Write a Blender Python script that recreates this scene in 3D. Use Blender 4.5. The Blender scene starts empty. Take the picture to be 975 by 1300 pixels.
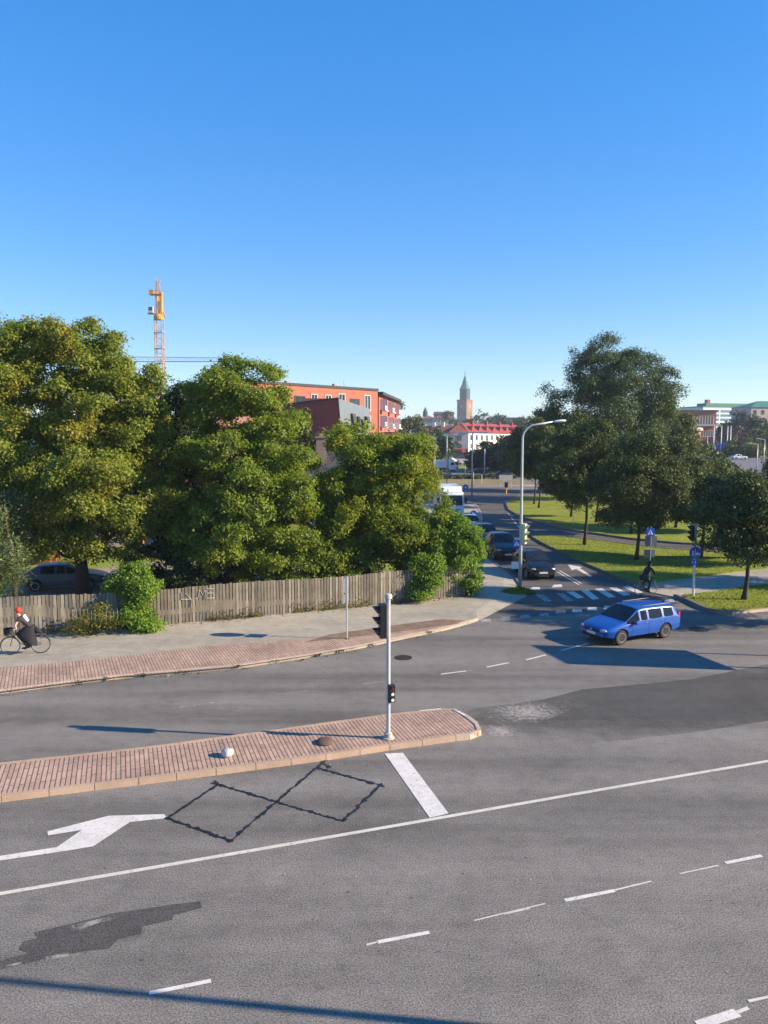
import bpy, bmesh, math, random
import numpy as np
from mathutils import Vector, Matrix, Euler, noise as mnoise

R = math.radians
scene = bpy.context.scene
COL = scene.collection

# ------------------------------------------------------------------ camera
H = 8.4
FPX = 960.0
PITCH = math.atan((650.0 - 557.0) / FPX)
cam_d = bpy.data.cameras.new('camera')
cam_d.sensor_fit = 'VERTICAL'
cam_d.sensor_height = 36.0
cam_d.lens = 36.0 * FPX / 1300.0
cam_d.clip_start = 0.1
cam_d.clip_end = 9000
cam = bpy.data.objects.new('camera', cam_d)
COL.objects.link(cam)
cam.location = (0, 0, H)
cam.rotation_euler = (R(90) - PITCH, 0, 0)
scene.camera = cam

# ------------------------------------------------------------------ light
SUN_EL = 24.0
SUN_DIR = Vector((9.1, -1.18, 0)).normalized()          # towards the sun, on the ground
sd = Vector((SUN_DIR.x * math.cos(R(SUN_EL)), SUN_DIR.y * math.cos(R(SUN_EL)), math.sin(R(SUN_EL))))
world = bpy.data.worlds.new('World')
scene.world = world
world.use_nodes = True
wn = world.node_tree
bgn = wn.nodes['Background']
sky = wn.nodes.new('ShaderNodeTexSky')
sky.sky_type = 'NISHITA'
sky.sun_disc = False
sky.sun_elevation = R(SUN_EL)
sky.sun_rotation = math.atan2(sd.x, sd.y)
sky.altitude = 0
sky.air_density = 1.0
sky.dust_density = 0.0
sky.ozone_density = 5.0
hsv = wn.nodes.new('ShaderNodeHueSaturation')
hsv.inputs['Saturation'].default_value = 1.74
hsv.inputs['Hue'].default_value = .514
hsv.inputs['Value'].default_value = 1.30
gam = wn.nodes.new('ShaderNodeGamma')
gam.inputs['Gamma'].default_value = .55
wn.links.new(sky.outputs[0], gam.inputs['Color'])
wn.links.new(gam.outputs[0], hsv.inputs['Color'])
wn.links.new(hsv.outputs[0], bgn.inputs[0])
bgn.inputs[1].default_value = 0.15
sun_d = bpy.data.lights.new('sun', 'SUN')
sun_d.energy = 5.0
sun_d.angle = R(0.5)
sun_d.color = (1.0, 0.81, 0.60)
sun = bpy.data.objects.new('sun', sun_d)
COL.objects.link(sun)
sun.rotation_euler = sd.to_track_quat('Z', 'Y').to_euler()
sun.location = (40, -10, 60)

scene.view_settings.view_transform = 'Standard'
scene.view_settings.look = 'None'
scene.view_settings.exposure = 1.2
scene.view_settings.gamma = 1.0
scene.view_settings.use_curve_mapping = False
scene.cycles.max_bounces = 6
scene.cycles.transparent_max_bounces = 8
scene.cycles.volume_bounces = 0

# ------------------------------------------------------------------ helpers
cp, sp = math.cos(PITCH), math.sin(PITCH)
def ray(px, py):
    u = (px - 487.5) / FPX
    v = (650.0 - py) / FPX
    return Vector((u, cp + v * sp, -sp + v * cp))
def P(px, py, z=0.0):
    """ground point (height z) that the photograph shows at this pixel"""
    d = ray(px, py)
    t = (z - H) / d.z
    return Vector((d.x * t, d.y * t, z))
def A(px, py, Y):
    """point at depth Y seen at this pixel"""
    d = ray(px, py)
    t = Y / d.y
    return Vector((d.x * t, Y, H + d.z * t))

def tag(o, label=None, cat=None, group=None, kind=None):
    if label: o['label'] = label
    if cat: o['category'] = cat
    if group: o['group'] = group
    if kind: o['kind'] = kind
    return o
def empty(name, loc=(0, 0, 0), rz=0.0, label=None, cat=None, group=None):
    o = bpy.data.objects.new(name, None)
    COL.objects.link(o)
    o.empty_display_size = 0.2
    o.location = loc
    o.rotation_euler = (0, 0, rz)
    return tag(o, label, cat, group)
def link(name, me, mats=None, parent=None, smooth=False):
    o = bpy.data.objects.new(name, me)
    COL.objects.link(o)
    if mats:
        for m in (mats if isinstance(mats, (list, tuple)) else [mats]):
            if m.name not in [x.name for x in me.materials if x]:
                me.materials.append(m)
    if smooth:
        me.polygons.foreach_set('use_smooth', [True] * len(me.polygons))
    if parent: o.parent = parent
    return o
def kids(o):
    return [c for c in bpy.data.objects if c.parent == o]
def copy_tree(o, parent=None):
    c = o.copy()
    COL.objects.link(c)
    c.parent = parent
    for ch in kids(o):
        copy_tree(ch, c)
    return c

class MB:
    """collects boxes, bars, tubes and lathes into ONE mesh"""
    def __init__(s):
        s.v = []; s.f = []; s.m = []; s.mi = 0
    def add(s, vs, fs):
        b = len(s.v)
        s.v += [tuple(v) for v in vs]
        for f in fs:
            s.f.append([b + i for i in f]); s.m.append(s.mi)
    def box(s, c, size, rz=0.0, M=None):
        x, y, z = [q / 2 for q in size]
        vs = [Vector(p) for p in ((-x,-y,-z),(x,-y,-z),(x,y,-z),(-x,y,-z),(-x,-y,z),(x,-y,z),(x,y,z),(-x,y,z))]
        if M is None:
            M = Matrix.Translation(Vector(c)) @ Matrix.Rotation(rz, 4, 'Z')
        s.add([M @ v for v in vs], [(0,3,2,1),(4,5,6,7),(0,1,5,4),(1,2,6,5),(2,3,7,6),(3,0,4,7)])
    def bar(s, a, b, w, h=None, up=(0,0,1)):
        a = Vector(a); b = Vector(b); d = b - a; L = d.length
        if L < 1e-6: return
        d.normalize(); upv = Vector(up)
        if abs(d.dot(upv)) > .99: upv = Vector((0, 1, 0))
        r = d.cross(upv).normalized(); u = r.cross(d)
        h = h or w
        vs = []
        for q in (a, b):
            for (i, j) in ((-1,-1),(1,-1),(1,1),(-1,1)):
                vs.append(q + r * (i * w / 2) + u * (j * h / 2))
        s.add(vs, [(0,1,2,3),(7,6,5,4),(0,4,5,1),(1,5,6,2),(2,6,7,3),(3,7,4,0)])
    def tube(s, pts, rad, n=8, cap=True):
        pts = [Vector(p) for p in pts]
        if not isinstance(rad, (list, tuple)): rad = [rad] * len(pts)
        rings = []
        prev = None
        for i, p in enumerate(pts):
            d = (pts[min(i+1, len(pts)-1)] - pts[max(i-1, 0)]).normalized()
            if prev is None:
                ref = Vector((0, 1, 0)) if abs(d.z) > .9 else Vector((0, 0, 1))
            else: ref = prev
            r = (ref - d * ref.dot(d)).normalized(); prev = r
            q = d.cross(r)
            rings.append([p + (r * math.cos(2*math.pi*k/n) + q * math.sin(2*math.pi*k/n)) * rad[i] for k in range(n)])
        vs = [v for rg in rings for v in rg]
        fs = []
        for i in range(len(pts) - 1):
            for k in range(n):
                a = i*n + k; b = i*n + (k+1) % n
                fs.append((a, b, b + n, a + n))
        if cap:
            fs.append(tuple(reversed(range(n)))); fs.append(tuple((len(pts)-1)*n + k for k in range(n)))
        s.add(vs, fs)
    def cyl(s, a, b, r, n=12): s.tube([a, b], r, n)
    def lathe(s, prof, c=(0,0,0), n=16, axis='Z', M=None):
        if M is None:
            M = Matrix.Translation(Vector(c))
            if axis == 'Y': M = M @ Matrix.Rotation(R(90), 4, 'X')
            if axis == 'X': M = M @ Matrix.Rotation(R(90), 4, 'Y')
        vs = []
        for (r, z) in prof:
            for k in range(n):
                a = 2*math.pi*k/n
                vs.append(M @ Vector((r*math.cos(a), r*math.sin(a), z)))
        fs = []
        for i in range(len(prof)-1):
            for k in range(n):
                a = i*n+k; b = i*n+(k+1)%n
                fs.append((a, b, b+n, a+n))
        fs.append(tuple(reversed(range(n)))); fs.append(tuple((len(prof)-1)*n+k for k in range(n)))
        s.add(vs, fs)
    def prism(s, pts, z0, z1):
        """vertical prism over a polygon; z1 may be a function of (x, y)"""
        n = len(pts)
        top = (lambda x, y: z1) if not callable(z1) else z1
        vs = [(p[0], p[1], z0) for p in pts] + [(p[0], p[1], top(p[0], p[1])) for p in pts]
        fs = [tuple(reversed(range(n))), tuple(range(n, 2*n))]
        for i in range(n):
            j = (i+1) % n
            fs.append((i, j, n+j, n+i))
        s.add(vs, fs)
    def build(s, name, mats=None, parent=None, smooth=False, bevel=0):
        me = bpy.data.meshes.new(name)
        me.from_pydata(s.v, [], s.f)
        me.update()
        o = link(name, me, mats, parent)
        if len(set(s.m)) > 1: me.polygons.foreach_set('material_index', s.m)
        bm = bmesh.new(); bm.from_mesh(me)
        bmesh.ops.recalc_face_normals(bm, faces=bm.faces)
        if bevel:
            bmesh.ops.bevel(bm, geom=[e for e in bm.edges if len(e.link_faces) == 2 and e.calc_face_angle(0) > .5],
                            offset=bevel, segments=2, affect='EDGES', profile=.6)
        bm.to_mesh(me); bm.free()
        if smooth:
            me.polygons.foreach_set('use_smooth', [True] * len(me.polygons))
            if smooth != 'all':
                try: me.set_sharp_from_angle(angle=R(40))
                except Exception: pass
        return o

def sheet(name, pts, z, mats, label=None, cat=None, kind='structure', group=None, parent=None):
    """flat polygon lying on the ground"""
    me = bpy.data.meshes.new(name)
    zz = z if callable(z) else (lambda x, y: z)
    me.from_pydata([(p[0], p[1], zz(p[0], p[1])) for p in pts], [], [list(range(len(pts)))])
    bm = bmesh.new(); bm.from_mesh(me)
    for f in bm.faces:
        if f.normal.z < 0: f.normal_flip()
    bmesh.ops.triangulate(bm, faces=bm.faces)
    bm.to_mesh(me); bm.free()
    o = link(name, me, mats, parent)
    return tag(o, label, cat, group, kind if not parent else None)

# ------------------------------------------------------------------ materials
def newmat(name):
    m = bpy.data.materials.new(name); m.use_nodes = True
    nt = m.node_tree
    return m, nt, nt.nodes['Principled BSDF']
def N(nt, t, **kw):
    n = nt.nodes.new(t)
    for k, v in kw.items():
        if k in n.inputs.keys(): n.inputs[k].default_value = v
        else: setattr(n, k, v)
    return n
def coords(nt, rz=0.0, scale=(1,1,1)):
    tc = N(nt, 'ShaderNodeTexCoord'); mp = N(nt, 'ShaderNodeMapping')
    mp.inputs['Rotation'].default_value = (0, 0, rz); mp.inputs['Scale'].default_value = scale
    nt.links.new(tc.outputs['Object'], mp.inputs['Vector'])
    return mp.outputs[0]
def noise(nt, vec, scale, detail=4, rough=.6, dist=0.0):
    n = N(nt, 'ShaderNodeTexNoise'); n.inputs['Scale'].default_value = scale
    n.inputs['Detail'].default_value = detail; n.inputs['Roughness'].default_value = rough
    n.inputs['Distortion'].default_value = dist
    nt.links.new(vec, n.inputs['Vector']); return n.outputs[0]
def ramp(nt, fac, stops):
    r = N(nt, 'ShaderNodeValToRGB'); e = r.color_ramp.elements
    while len(e) > len(stops): e.remove(e[-1])
    while len(e) < len(stops): e.new(.5)
    for i, (p, c) in enumerate(stops):
        e[i].position = p
        e[i].color = (c, c, c, 1) if isinstance(c, (int, float)) else (*c, 1)
    nt.links.new(fac, r.inputs[0]); return r.outputs[0]
def mul(nt, a, b, fac=1.0, mode='MULTIPLY'):
    m = N(nt, 'ShaderNodeMix', data_type='RGBA', blend_type=mode)
    if isinstance(fac, (int, float)): m.inputs[0].default_value = fac
    else: nt.links.new(fac, m.inputs[0])
    for s_, v in ((6, a), (7, b)):
        if isinstance(v, tuple): m.inputs[s_].default_value = (*v, 1)
        else: nt.links.new(v, m.inputs[s_])
    return m.outputs[2]
def bump(nt, bs, h, strength=.3, dist=.01):
    b = N(nt, 'ShaderNodeBump'); b.inputs['Strength'].default_value = strength; b.inputs['Distance'].default_value = dist
    nt.links.new(h, b.inputs['Height']); nt.links.new(b.outputs[0], bs.inputs['Normal'])

def soft_edge(nt, spread=.55, lo=.30, hi=.55, scale=1.2, top=1.0):
    """0..1 mask that frays towards the rim of a flat sheet"""
    tc = N(nt, 'ShaderNodeTexCoord'); sx_ = N(nt, 'ShaderNodeSeparateXYZ'); nt.links.new(tc.outputs['Generated'], sx_.inputs[0])
    cb = N(nt, 'ShaderNodeCombineXYZ'); nt.links.new(sx_.outputs[0], cb.inputs[0]); nt.links.new(sx_.outputs[1], cb.inputs[1])
    mp = N(nt, 'ShaderNodeMapping'); mp.inputs['Location'].default_value = (-1, -1, 0); mp.inputs['Scale'].default_value = (2, 2, 1); nt.links.new(cb.outputs[0], mp.inputs[0])
    ln = N(nt, 'ShaderNodeVectorMath', operation='LENGTH'); nt.links.new(mp.outputs[0], ln.inputs[0])
    inv = N(nt, 'ShaderNodeMath', operation='SUBTRACT'); inv.inputs[0].default_value = 1.0; nt.links.new(ln.outputs['Value'], inv.inputs[1])
    k = N(nt, 'ShaderNodeMath', operation='MULTIPLY_ADD'); k.inputs[1].default_value = spread; nt.links.new(inv.outputs[0], k.inputs[0])
    nt.links.new(noise(nt, coords(nt), scale, 7, .75, .4), k.inputs[2])
    return ramp(nt, k.outputs[0], [(lo, 0), (hi, top)])

def pmat(name, col, rough=.6, var=.18, scale=6.0, metallic=0.0, bmp=0.0, spec=.5, coat=0.0):
    m, nt, bs = newmat(name)
    v = coords(nt)
    n = noise(nt, v, scale, 5, .65)
    f = ramp(nt, n, [(.3, 1 - var), (.7, 1 + var * .5)])
    nt.links.new(mul(nt, tuple(col), f), bs.inputs['Base Color'])
    bs.inputs['Roughness'].default_value = rough
    bs.inputs['Metallic'].default_value = metallic
    bs.inputs['Specular IOR Level'].default_value = spec
    bs.inputs['Coat Weight'].default_value = coat
    if bmp: bump(nt, bs, n, bmp, .01)
    return m
def emat(name, col, strength):
    m, nt, bs = newmat(name)
    bs.inputs['Base Color'].default_value = (*col, 1)
    bs.inputs['Emission Color'].default_value = (*col, 1)
    bs.inputs['Emission Strength'].default_value = strength
    return m

RD = R(18.7)      # direction of the main road
def asphalt(name, base, tint=(1,1,1), rz=RD, speck=.55, lanes=.22, patchy=False):
    m, nt, bs = newmat(name)
    v = coords(nt); vr = coords(nt, -rz, (.06, 1, 1))
    c0 = tuple(base * t for t in tint)
    # aggregate
    a = noise(nt, v, 34, 3, .8)
    ag = ramp(nt, a, [(.30, 1 - speck), (.5, .98), (.70, 1 + speck)])
    vo = N(nt, 'ShaderNodeTexVoronoi'); vo.inputs['Scale'].default_value = 22; nt.links.new(v, vo.inputs['Vector'])
    chips = ramp(nt, vo.outputs['Distance'], [(.0, 1.45), (.10, 1.0), (1, 1.0)])
    b = noise(nt, v, .35, 7, .7, .4)
    big = ramp(nt, b, [(.3, .80), (.5, 1.0), (.70, 1.15)])
    l = noise(nt, vr, .55, 3, .5)
    ln = ramp(nt, l, [(.36, 1 - lanes), (.5, 1.0), (.66, 1 + lanes * .6)])
    s = noise(nt, v, 2.6, 5, .7)
    st = ramp(nt, s, [(.34, .86), (.5, 1.0), (.75, 1.06)])
    vc = coords(nt, -rz, (.25, 1, 1))
    c3 = noise(nt, vc, 7, 4, .7)
    fine = ramp(nt, c3, [(.35, .93), (.65, 1.07)])
    c = mul(nt, c0, ag); c = mul(nt, c, chips); c = mul(nt, c, big); c = mul(nt, c, ln); c = mul(nt, c, st); c = mul(nt, c, fine)
    nt.links.new(c, bs.inputs['Base Color'])
    bs.inputs['Roughness'].default_value = .82
    if patchy:
        nt.links.new(soft_edge(nt, .9, .40, 1.05, .9, .62), bs.inputs['Alpha'])
    bs.inputs['Specular IOR Level'].default_value = .35
    bump(nt, bs, a, .5, .006)
    return m
M_ROAD = asphalt('asphalt_road', .158, (1.06, 1.0, .89), speck=.95, lanes=.30)
M_ROAD2 = asphalt('asphalt_dark', .088, (1.0, 1.0, .93), lanes=.08, patchy=True)
M_WALK = asphalt('asphalt_footway', .31, (1.08, 1.0, .80), rz=R(24), speck=.35, lanes=.08)
M_STAIN = asphalt('wet_asphalt', .072, (1.03, .98, .9), speck=1.0, lanes=0)
M_SLIP = asphalt('asphalt_side_street', .092, (1.02, 1, .95), rz=R(95))

def paver(name, col, rz, mort):
    m, nt, bs = newmat(name)
    v = coords(nt, rz)
    br = N(nt, 'ShaderNodeTexBrick')
    br.offset = .5; br.squash = 1
    br.inputs['Scale'].default_value = 1
    br.inputs['Brick Width'].default_value = .9
    br.inputs['Row Height'].default_value = .115
    br.inputs['Mortar Size'].default_value = .014
    br.inputs['Mortar Smooth'].default_value = .2
    br.inputs['Color1'].default_value = (*col, 1)
    br.inputs['Color2'].default_value = (*[c * .8 for c in col], 1)
    br.inputs['Mortar'].default_value = (*mort, 1)
    nt.links.new(v, br.inputs['Vector'])
    g = coords(nt)
    big = ramp(nt, noise(nt, g, .8, 6, .75, .5), [(.3, .66), (.5, .98), (.72, 1.18)])
    dirt = ramp(nt, noise(nt, g, 5, 6, .75), [(.32, .72), (.5, 1.0), (.8, 1.12)])
    c = mul(nt, br.outputs['Color'], big); c = mul(nt, c, dirt)
    nt.links.new(c, bs.inputs['Base Color'])
    bs.inputs['Roughness'].default_value = .85
    bump(nt, bs, br.outputs['Fac'], -.4, .01)
    return m
M_PAVE = paver('red_pavers', (.46, .315, .235), R(90) - R(19.2), (.09, .06, .045))
M_PAVE2 = paver('red_pavers_footway', (.45, .32, .24), R(90) - R(24), (.12, .085, .07))

def grass_mat(name, c1, c2, c3):
    m, nt, bs = newmat(name)
    v = coords(nt)
    a = ramp(nt, noise(nt, v, .5, 6, .7, .6), [(.3, c1), (.52, c2), (.75, c3)])
    b = ramp(nt, noise(nt, v, 9, 5, .8), [(.3, .62), (.5, 1), (.75, 1.35)])
    nt.links.new(mul(nt, a, b), bs.inputs['Base Color'])
    bs.inputs['Roughness'].default_value = .9
    bs.inputs['Specular IOR Level'].default_value = .2
    bump(nt, bs, noise(nt, v, 14, 4, .8), .8, .05)
    return m
M_GRASS = grass_mat('lawn', (.15, .19, .025), (.21, .25, .032), (.29, .31, .06))
M_FIELD = grass_mat('ground_cover', (.05, .08, .02), (.08, .10, .03), (.12, .12, .05))
M_YARD = pmat('yard_gravel', (.27, .23, .17), .9, .3, 1.5, bmp=.3)

def granite(name, col):
    m, nt, bs = newmat(name)
    v = coords(nt)
    a = ramp(nt, noise(nt, v, 30, 4, .8), [(.3, .8), (.5, 1), (.7, 1.15)])
    b = ramp(nt, noise(nt, v, 1.6, 5, .7), [(.3, .78), (.55, 1.0), (.75, 1.1)])
    nt.links.new(mul(nt, mul(nt, col, a), b), bs.inputs['Base Color'])
    bs.inputs['Roughness'].default_value = .75
    bump(nt, bs, noise(nt, v, 12, 4), .3, .01)
    return m
M_KERB = granite('red_granite', (.41, .295, .21))
M_KERB2 = granite('pale_kerb', (.46, .35, .27))
M_KERBG = granite('grey_granite', (.16, .145, .13))

def paint_mat(name, col, wear=.5, rough=.6):
    """worn road paint: broken by bits of asphalt"""
    m, nt, bs = newmat(name)
    v = coords(nt)
    w = noise(nt, v, 9, 8, .8, .3)
    w2 = noise(nt, v, 60, 3, .8)
    fac = ramp(nt, mul(nt, w, w2, .35, 'MIX'), [(max(0, wear - .07), 0), (wear + .05, 1)])
    dirt = ramp(nt, noise(nt, v, 2.2, 5, .7), [(.3, .8), (.6, 1)])
    c = mul(nt, tuple(col), dirt)
    nt.links.new(c, bs.inputs['Base Color'])
    nt.links.new(fac, bs.inputs['Alpha'])
    bs.inputs['Roughness'].default_value = rough
    return m
M_LINE = paint_mat('road_paint_cream', (.60, .58, .49), .41)
M_WHITE = paint_mat('road_paint_white', (.66, .64, .585), .41)
M_FAINT = paint_mat('road_paint_worn', (.55, .54, .5), .51)
def scuff_mat():
    m, nt, bs = newmat('scuffed_dust')
    bs.inputs['Base Color'].default_value = (.48, .45, .41, 1); bs.inputs['Roughness'].default_value = .9
    nt.links.new(soft_edge(nt, .35, .62, .82, 7.0, .55), bs.inputs['Alpha'])
    return m
M_SCUFF = scuff_mat()
M_POLEG = pmat('signal_pole_grey', (.44, .46, .46), .5, .12, 9)
M_SEAL = pmat('bitumen_seal', (.014, .015, .016), .45, .3, 20)
M_IRON = pmat('cast_iron', (.05, .043, .038), .6, .4, 25, metallic=.4, bmp=.4)
M_RUST = pmat('rusty_iron', (.13, .085, .055), .8, .35, 18, bmp=.4)
M_GALV = pmat('galvanised_steel', (.50, .52, .53), .45, .15, 14, metallic=.35)
M_LGREY = pmat('light_grey_paint', (.62, .64, .63), .4, .08, 10)
M_MGREY = pmat('mid_grey_paint', (.23, .25, .26), .5, .12, 10)
M_BACK = pmat('sign_back_grey', (.17, .19, .21), .5, .15, 8, metallic=.3)
M_BLACK = pmat('black_plastic', (.012, .013, .016), .4, .2, 12)
M_RUBBER = pmat('rubber', (.018, .018, .019), .75, .25, 14)
M_CONC = pmat('concrete', (.42, .39, .34), .85, .2, 9, bmp=.3)
M_WSTONE = pmat('white_stone', (.50, .48, .44), .8, .15, 14, bmp=.5)
M_SBLUE = pmat('sign_blue', (.015, .09, .55), .4, .06, 6)
M_SWHITE = pmat('sign_white', (.8, .8, .8), .4, .05, 6)
M_LENS = pmat('dark_lens', (.03, .028, .03), .12, .1, 5)
M_LENSR = pmat('red_lens', (.10, .008, .01), .15, .1, 5)
M_GLASS = pmat('window_glass', (.035, .05, .065), .06, .15, .6, spec=.9)
M_CGLASS = pmat('car_glass', (.014, .019, .024), .06, .1, 2, spec=.35)
M_CHROME = pmat('chrome', (.6, .6, .6), .15, .05, 5, metallic=1)
M_HEADL = pmat('headlamp_glass', (.42, .43, .44), .12, .1, 30, spec=.9)
M_TAIL = pmat('tail_lamp_red', (.5, .01, .02), .15, .1, 10, spec=.8)
M_PLATE = pmat('number_plate', (.65, .67, .68), .4, .1, 12)
M_ORANGE = pmat('crane_yellow', (.62, .28, .03), .5, .15, 1)
M_CRANE = pmat('crane_grey', (.62, .36, .20), .5, .15, 1)
M_CBLUE = pmat('crane_blue', (.20, .33, .48), .5, .1, 1)

def wood_mat():
    m, nt, bs = newmat('weathered_boards')
    v = coords(nt, 0, (1, 1, .12))
    a = ramp(nt, noise(nt, v, 16, 6, .75), [(.3, .6), (.5, 1), (.72, 1.25)])
    g = N(nt, 'ShaderNodeNewGeometry')
    rnd = ramp(nt, g.outputs['Random Per Island'], [(0, (.11, .10, .08)), (.4, (.165, .145, .11)), (.75, (.21, .185, .14)), (1, (.29, .26, .20))])
    b = ramp(nt, noise(nt, coords(nt), 1.1, 5, .7), [(.3, .72), (.6, 1.08)])
    nt.links.new(mul(nt, mul(nt, rnd, a), b), bs.inputs['Base Color'])
    bs.inputs['Roughness'].default_value = .88
    bump(nt, bs, noise(nt, v, 16, 5), .4, .01)
    return m
M_WOOD = wood_mat()

def leaf_mat(name, cols, trans=.46, patch=None):
    m, nt, bs = newmat(name)
    g = N(nt, 'ShaderNodeNewGeometry')
    n = len(cols)
    a = ramp(nt, g.outputs['Random Per Island'], [(i / (n - 1), c) for i, c in enumerate(cols)])
    v = coords(nt)
    big = noise(nt, v, .38, 3, .6, .3)
    if patch is not None:
        f = ramp(nt, big, [(.46, 0), (.64, .75)])
        a = mul(nt, a, patch, f, 'MIX')
    sh = ramp(nt, noise(nt, v, 1.3, 3, .6), [(.3, .72), (.55, 1.0), (.75, 1.25)])
    c = mul(nt, a, sh)
    nt.links.new(c, bs.inputs['Base Color'])
    bs.inputs['Roughness'].default_value = .55
    bs.inputs['Specular IOR Level'].default_value = .25
    tr = N(nt, 'ShaderNodeBsdfTranslucent')
    nt.links.new(mul(nt, c, (1.1, 1.25, .5)), tr.inputs['Color'])
    mx = N(nt, 'ShaderNodeMixShader'); mx.inputs[0].default_value = trans
    nt.links.new(bs.outputs[0], mx.inputs[1]); nt.links.new(tr.outputs[0], mx.inputs[2])
    nt.links.new(mx.outputs[0], nt.nodes['Material Output'].inputs[0])
    return m
L_YEL = leaf_mat('maple_leaves_turning', [(.145, .20, .028), (.20, .25, .034), (.28, .30, .05), (.17, .23, .03)], patch=(.29, .25, .035))
L_MAP = leaf_mat('maple_leaves', [(.12, .19, .025), (.165, .24, .03), (.24, .30, .04), (.145, .22, .026)], patch=(.22, .26, .03))
L_MAP2 = leaf_mat('maple_leaves_bright', [(.10, .165, .015), (.15, .22, .02), (.24, .29, .03), (.15, .20, .02)], patch=(.28, .29, .03))
L_BUSH = leaf_mat('bush_leaves', [(.11, .20, .02), (.16, .27, .03), (.24, .33, .05)])
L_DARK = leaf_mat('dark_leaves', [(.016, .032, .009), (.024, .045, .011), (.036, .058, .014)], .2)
L_LIME = leaf_mat('linden_leaves', [(.036, .062, .018), (.054, .084, .022), (.085, .115, .03), (.15, .16, .05)], .2)
L_WILLOW = leaf_mat('willow_leaves', [(.09, .13, .05), (.13, .18, .07), (.20, .25, .11)], .25)
L_BIRCH = leaf_mat('birch_leaves', [(.10, .14, .03), (.16, .19, .05), (.24, .26, .09)], .3)
L_OLIVE = leaf_mat('olive_leaves', [(.06, .08, .02), (.09, .11, .028), (.13, .14, .04)], .25)
L_FAR = leaf_mat('far_leaves', [(.05, .08, .028), (.07, .105, .032), (.10, .13, .04)], .1)
M_BARK = pmat('bark', (.045, .036, .028), .9, .4, 9, bmp=.6)
# ================================================================== SETTING
zr = 0.0
sheet('ground', [(-4500, -300), (4500, -300), (4500, 5200), (-4500, 5200)], -0.03, M_FIELD)
sheet('road', [(-60, -15), (60, -15), (75, 60), (95, 170), (130, 350), (-15, 350), (-20, 120), (-60, 60)], 0.0, M_ROAD)

# the side street has its own, darker surface
sheet('side_street', [P(*q) for q in ((612,786),(700,782),(856,763),(818,746),(745,714),(669,680),(690,683),(760,689),(850,699),(975,706),
      (975,697),(860,688),(760,679),(685,662),(645,648),(640,636),(660,628),(640,619),(590,619),(560,619),(560,660),(600,690),(621,711),(655,735),(668,752))], 0.004, M_SLIP)

# darker re-laid asphalt on the bend at the right
sheet('road_patch', [P(*q) for q in ((560,925),(600,950),(700,950),(790,940),(880,930),(1040,905),(1080,860),(1040,830),(940,850),(880,862),(800,870),(740,875),(690,888),(600,900))], 0.004, M_ROAD2)

LAWN_H = .11
def kerb(name, pix, mat, w=.14, h=.13, seg=.95, z0=-.02, side=1, kind='structure', seed=1):
    """row of kerb stones along a pixel line on the ground"""
    rr = random.Random(seed)
    pts = [P(*q).to_2d() for q in pix]
    mb = MB()
    # resample
    L = [0]
    for a, b in zip(pts, pts[1:]): L.append(L[-1] + (b - a).length)
    def at(s):
        for i in range(len(pts) - 1):
            if s <= L[i+1] or i == len(pts) - 2:
                t = (s - L[i]) / max(1e-6, L[i+1] - L[i]); return pts[i].lerp(pts[i+1], t)
    s = 0
    while s < L[-1] - .05:
        e = min(L[-1], s + seg * rr.uniform(.9, 1.1))
        a, b = at(s + .008), at(e - .008)
        d = (b - a)
        if d.length > .03:
            n = Vector((-d.y, d.x)).normalized() * w * side
            hh = h + rr.uniform(-.006, .006)
            ch = n * .12
            vs = [(a.x,a.y,z0),(b.x,b.y,z0),(b.x+n.x,b.y+n.y,z0),(a.x+n.x,a.y+n.y,z0),
                  (a.x+ch.x,a.y+ch.y,hh),(b.x+ch.x,b.y+ch.y,hh),(b.x+n.x,b.y+n.y,hh),(a.x+n.x,a.y+n.y,hh)]
            mb.add(vs, [(0,3,2,1),(4,5,6,7),(0,1,5,4),(1,2,6,5),(2,3,7,6),(3,0,4,7)])
        s = e
    o = mb.build(name, mat)
    tag(o, kind=kind)
    return o

# ---- footway on the left, yard behind its fence
KL = [(-160,901),(-60,889),(0,881),(92,869),(154,861.5),(230,855),(300,849),(380,837),(450,825),(490,816.5),(528,808),(565,800.5),(596,792),(607,788)]
FENCE = [(-170,829),(0,812),(74,806),(200,797),(300,788),(400,778),(500,768.5),(600,757.5)]
WALK_Z = .10
KRIGHT = [(612,786),(668,757)]
slab = [P(*q) for q in KL] + [P(604,778), P(640,756), P(640,740), P(640,726), P(621,711), P(606,700), P(598,688), P(588,668), P(583,652), P(560,640), P(470,640)] + \
       [P(380, 700), P(0, 720), P(-330, 740)]
mb = MB(); mb.prism(slab, -.02, WALK_Z)
tag(mb.build('footway', M_WALK), kind='structure')
# ramp at the corner
c = [P(*q) + Vector((0, 0, WALK_Z)) for q in ((604,778), (640,756), (640,726), (621,711))]
g_ = [P(612,786,.008), P(668,757,.008), P(668,751,.008), P(655,734,.02)]
r0 = P(607,788,.01)
me = bpy.data.meshes.new('footway_ramp')
me.from_pydata([tuple(v) for v in c + g_ + [r0]], [], [(0,8,4), (0,4,5,1), (1,5,6,2), (2,6,7,3)])
tag(link('footway_ramp', me, M_WALK), kind='structure')
kerb('kerb', KL, M_KERB2, side=1, w=.15, h=.125, seed=2)
kerb('kerb', [(668,752),(655,734),(640,724),(621,711),(606,700),(598,688)], M_KERBG, side=1, h=.12, seed=3)
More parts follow.
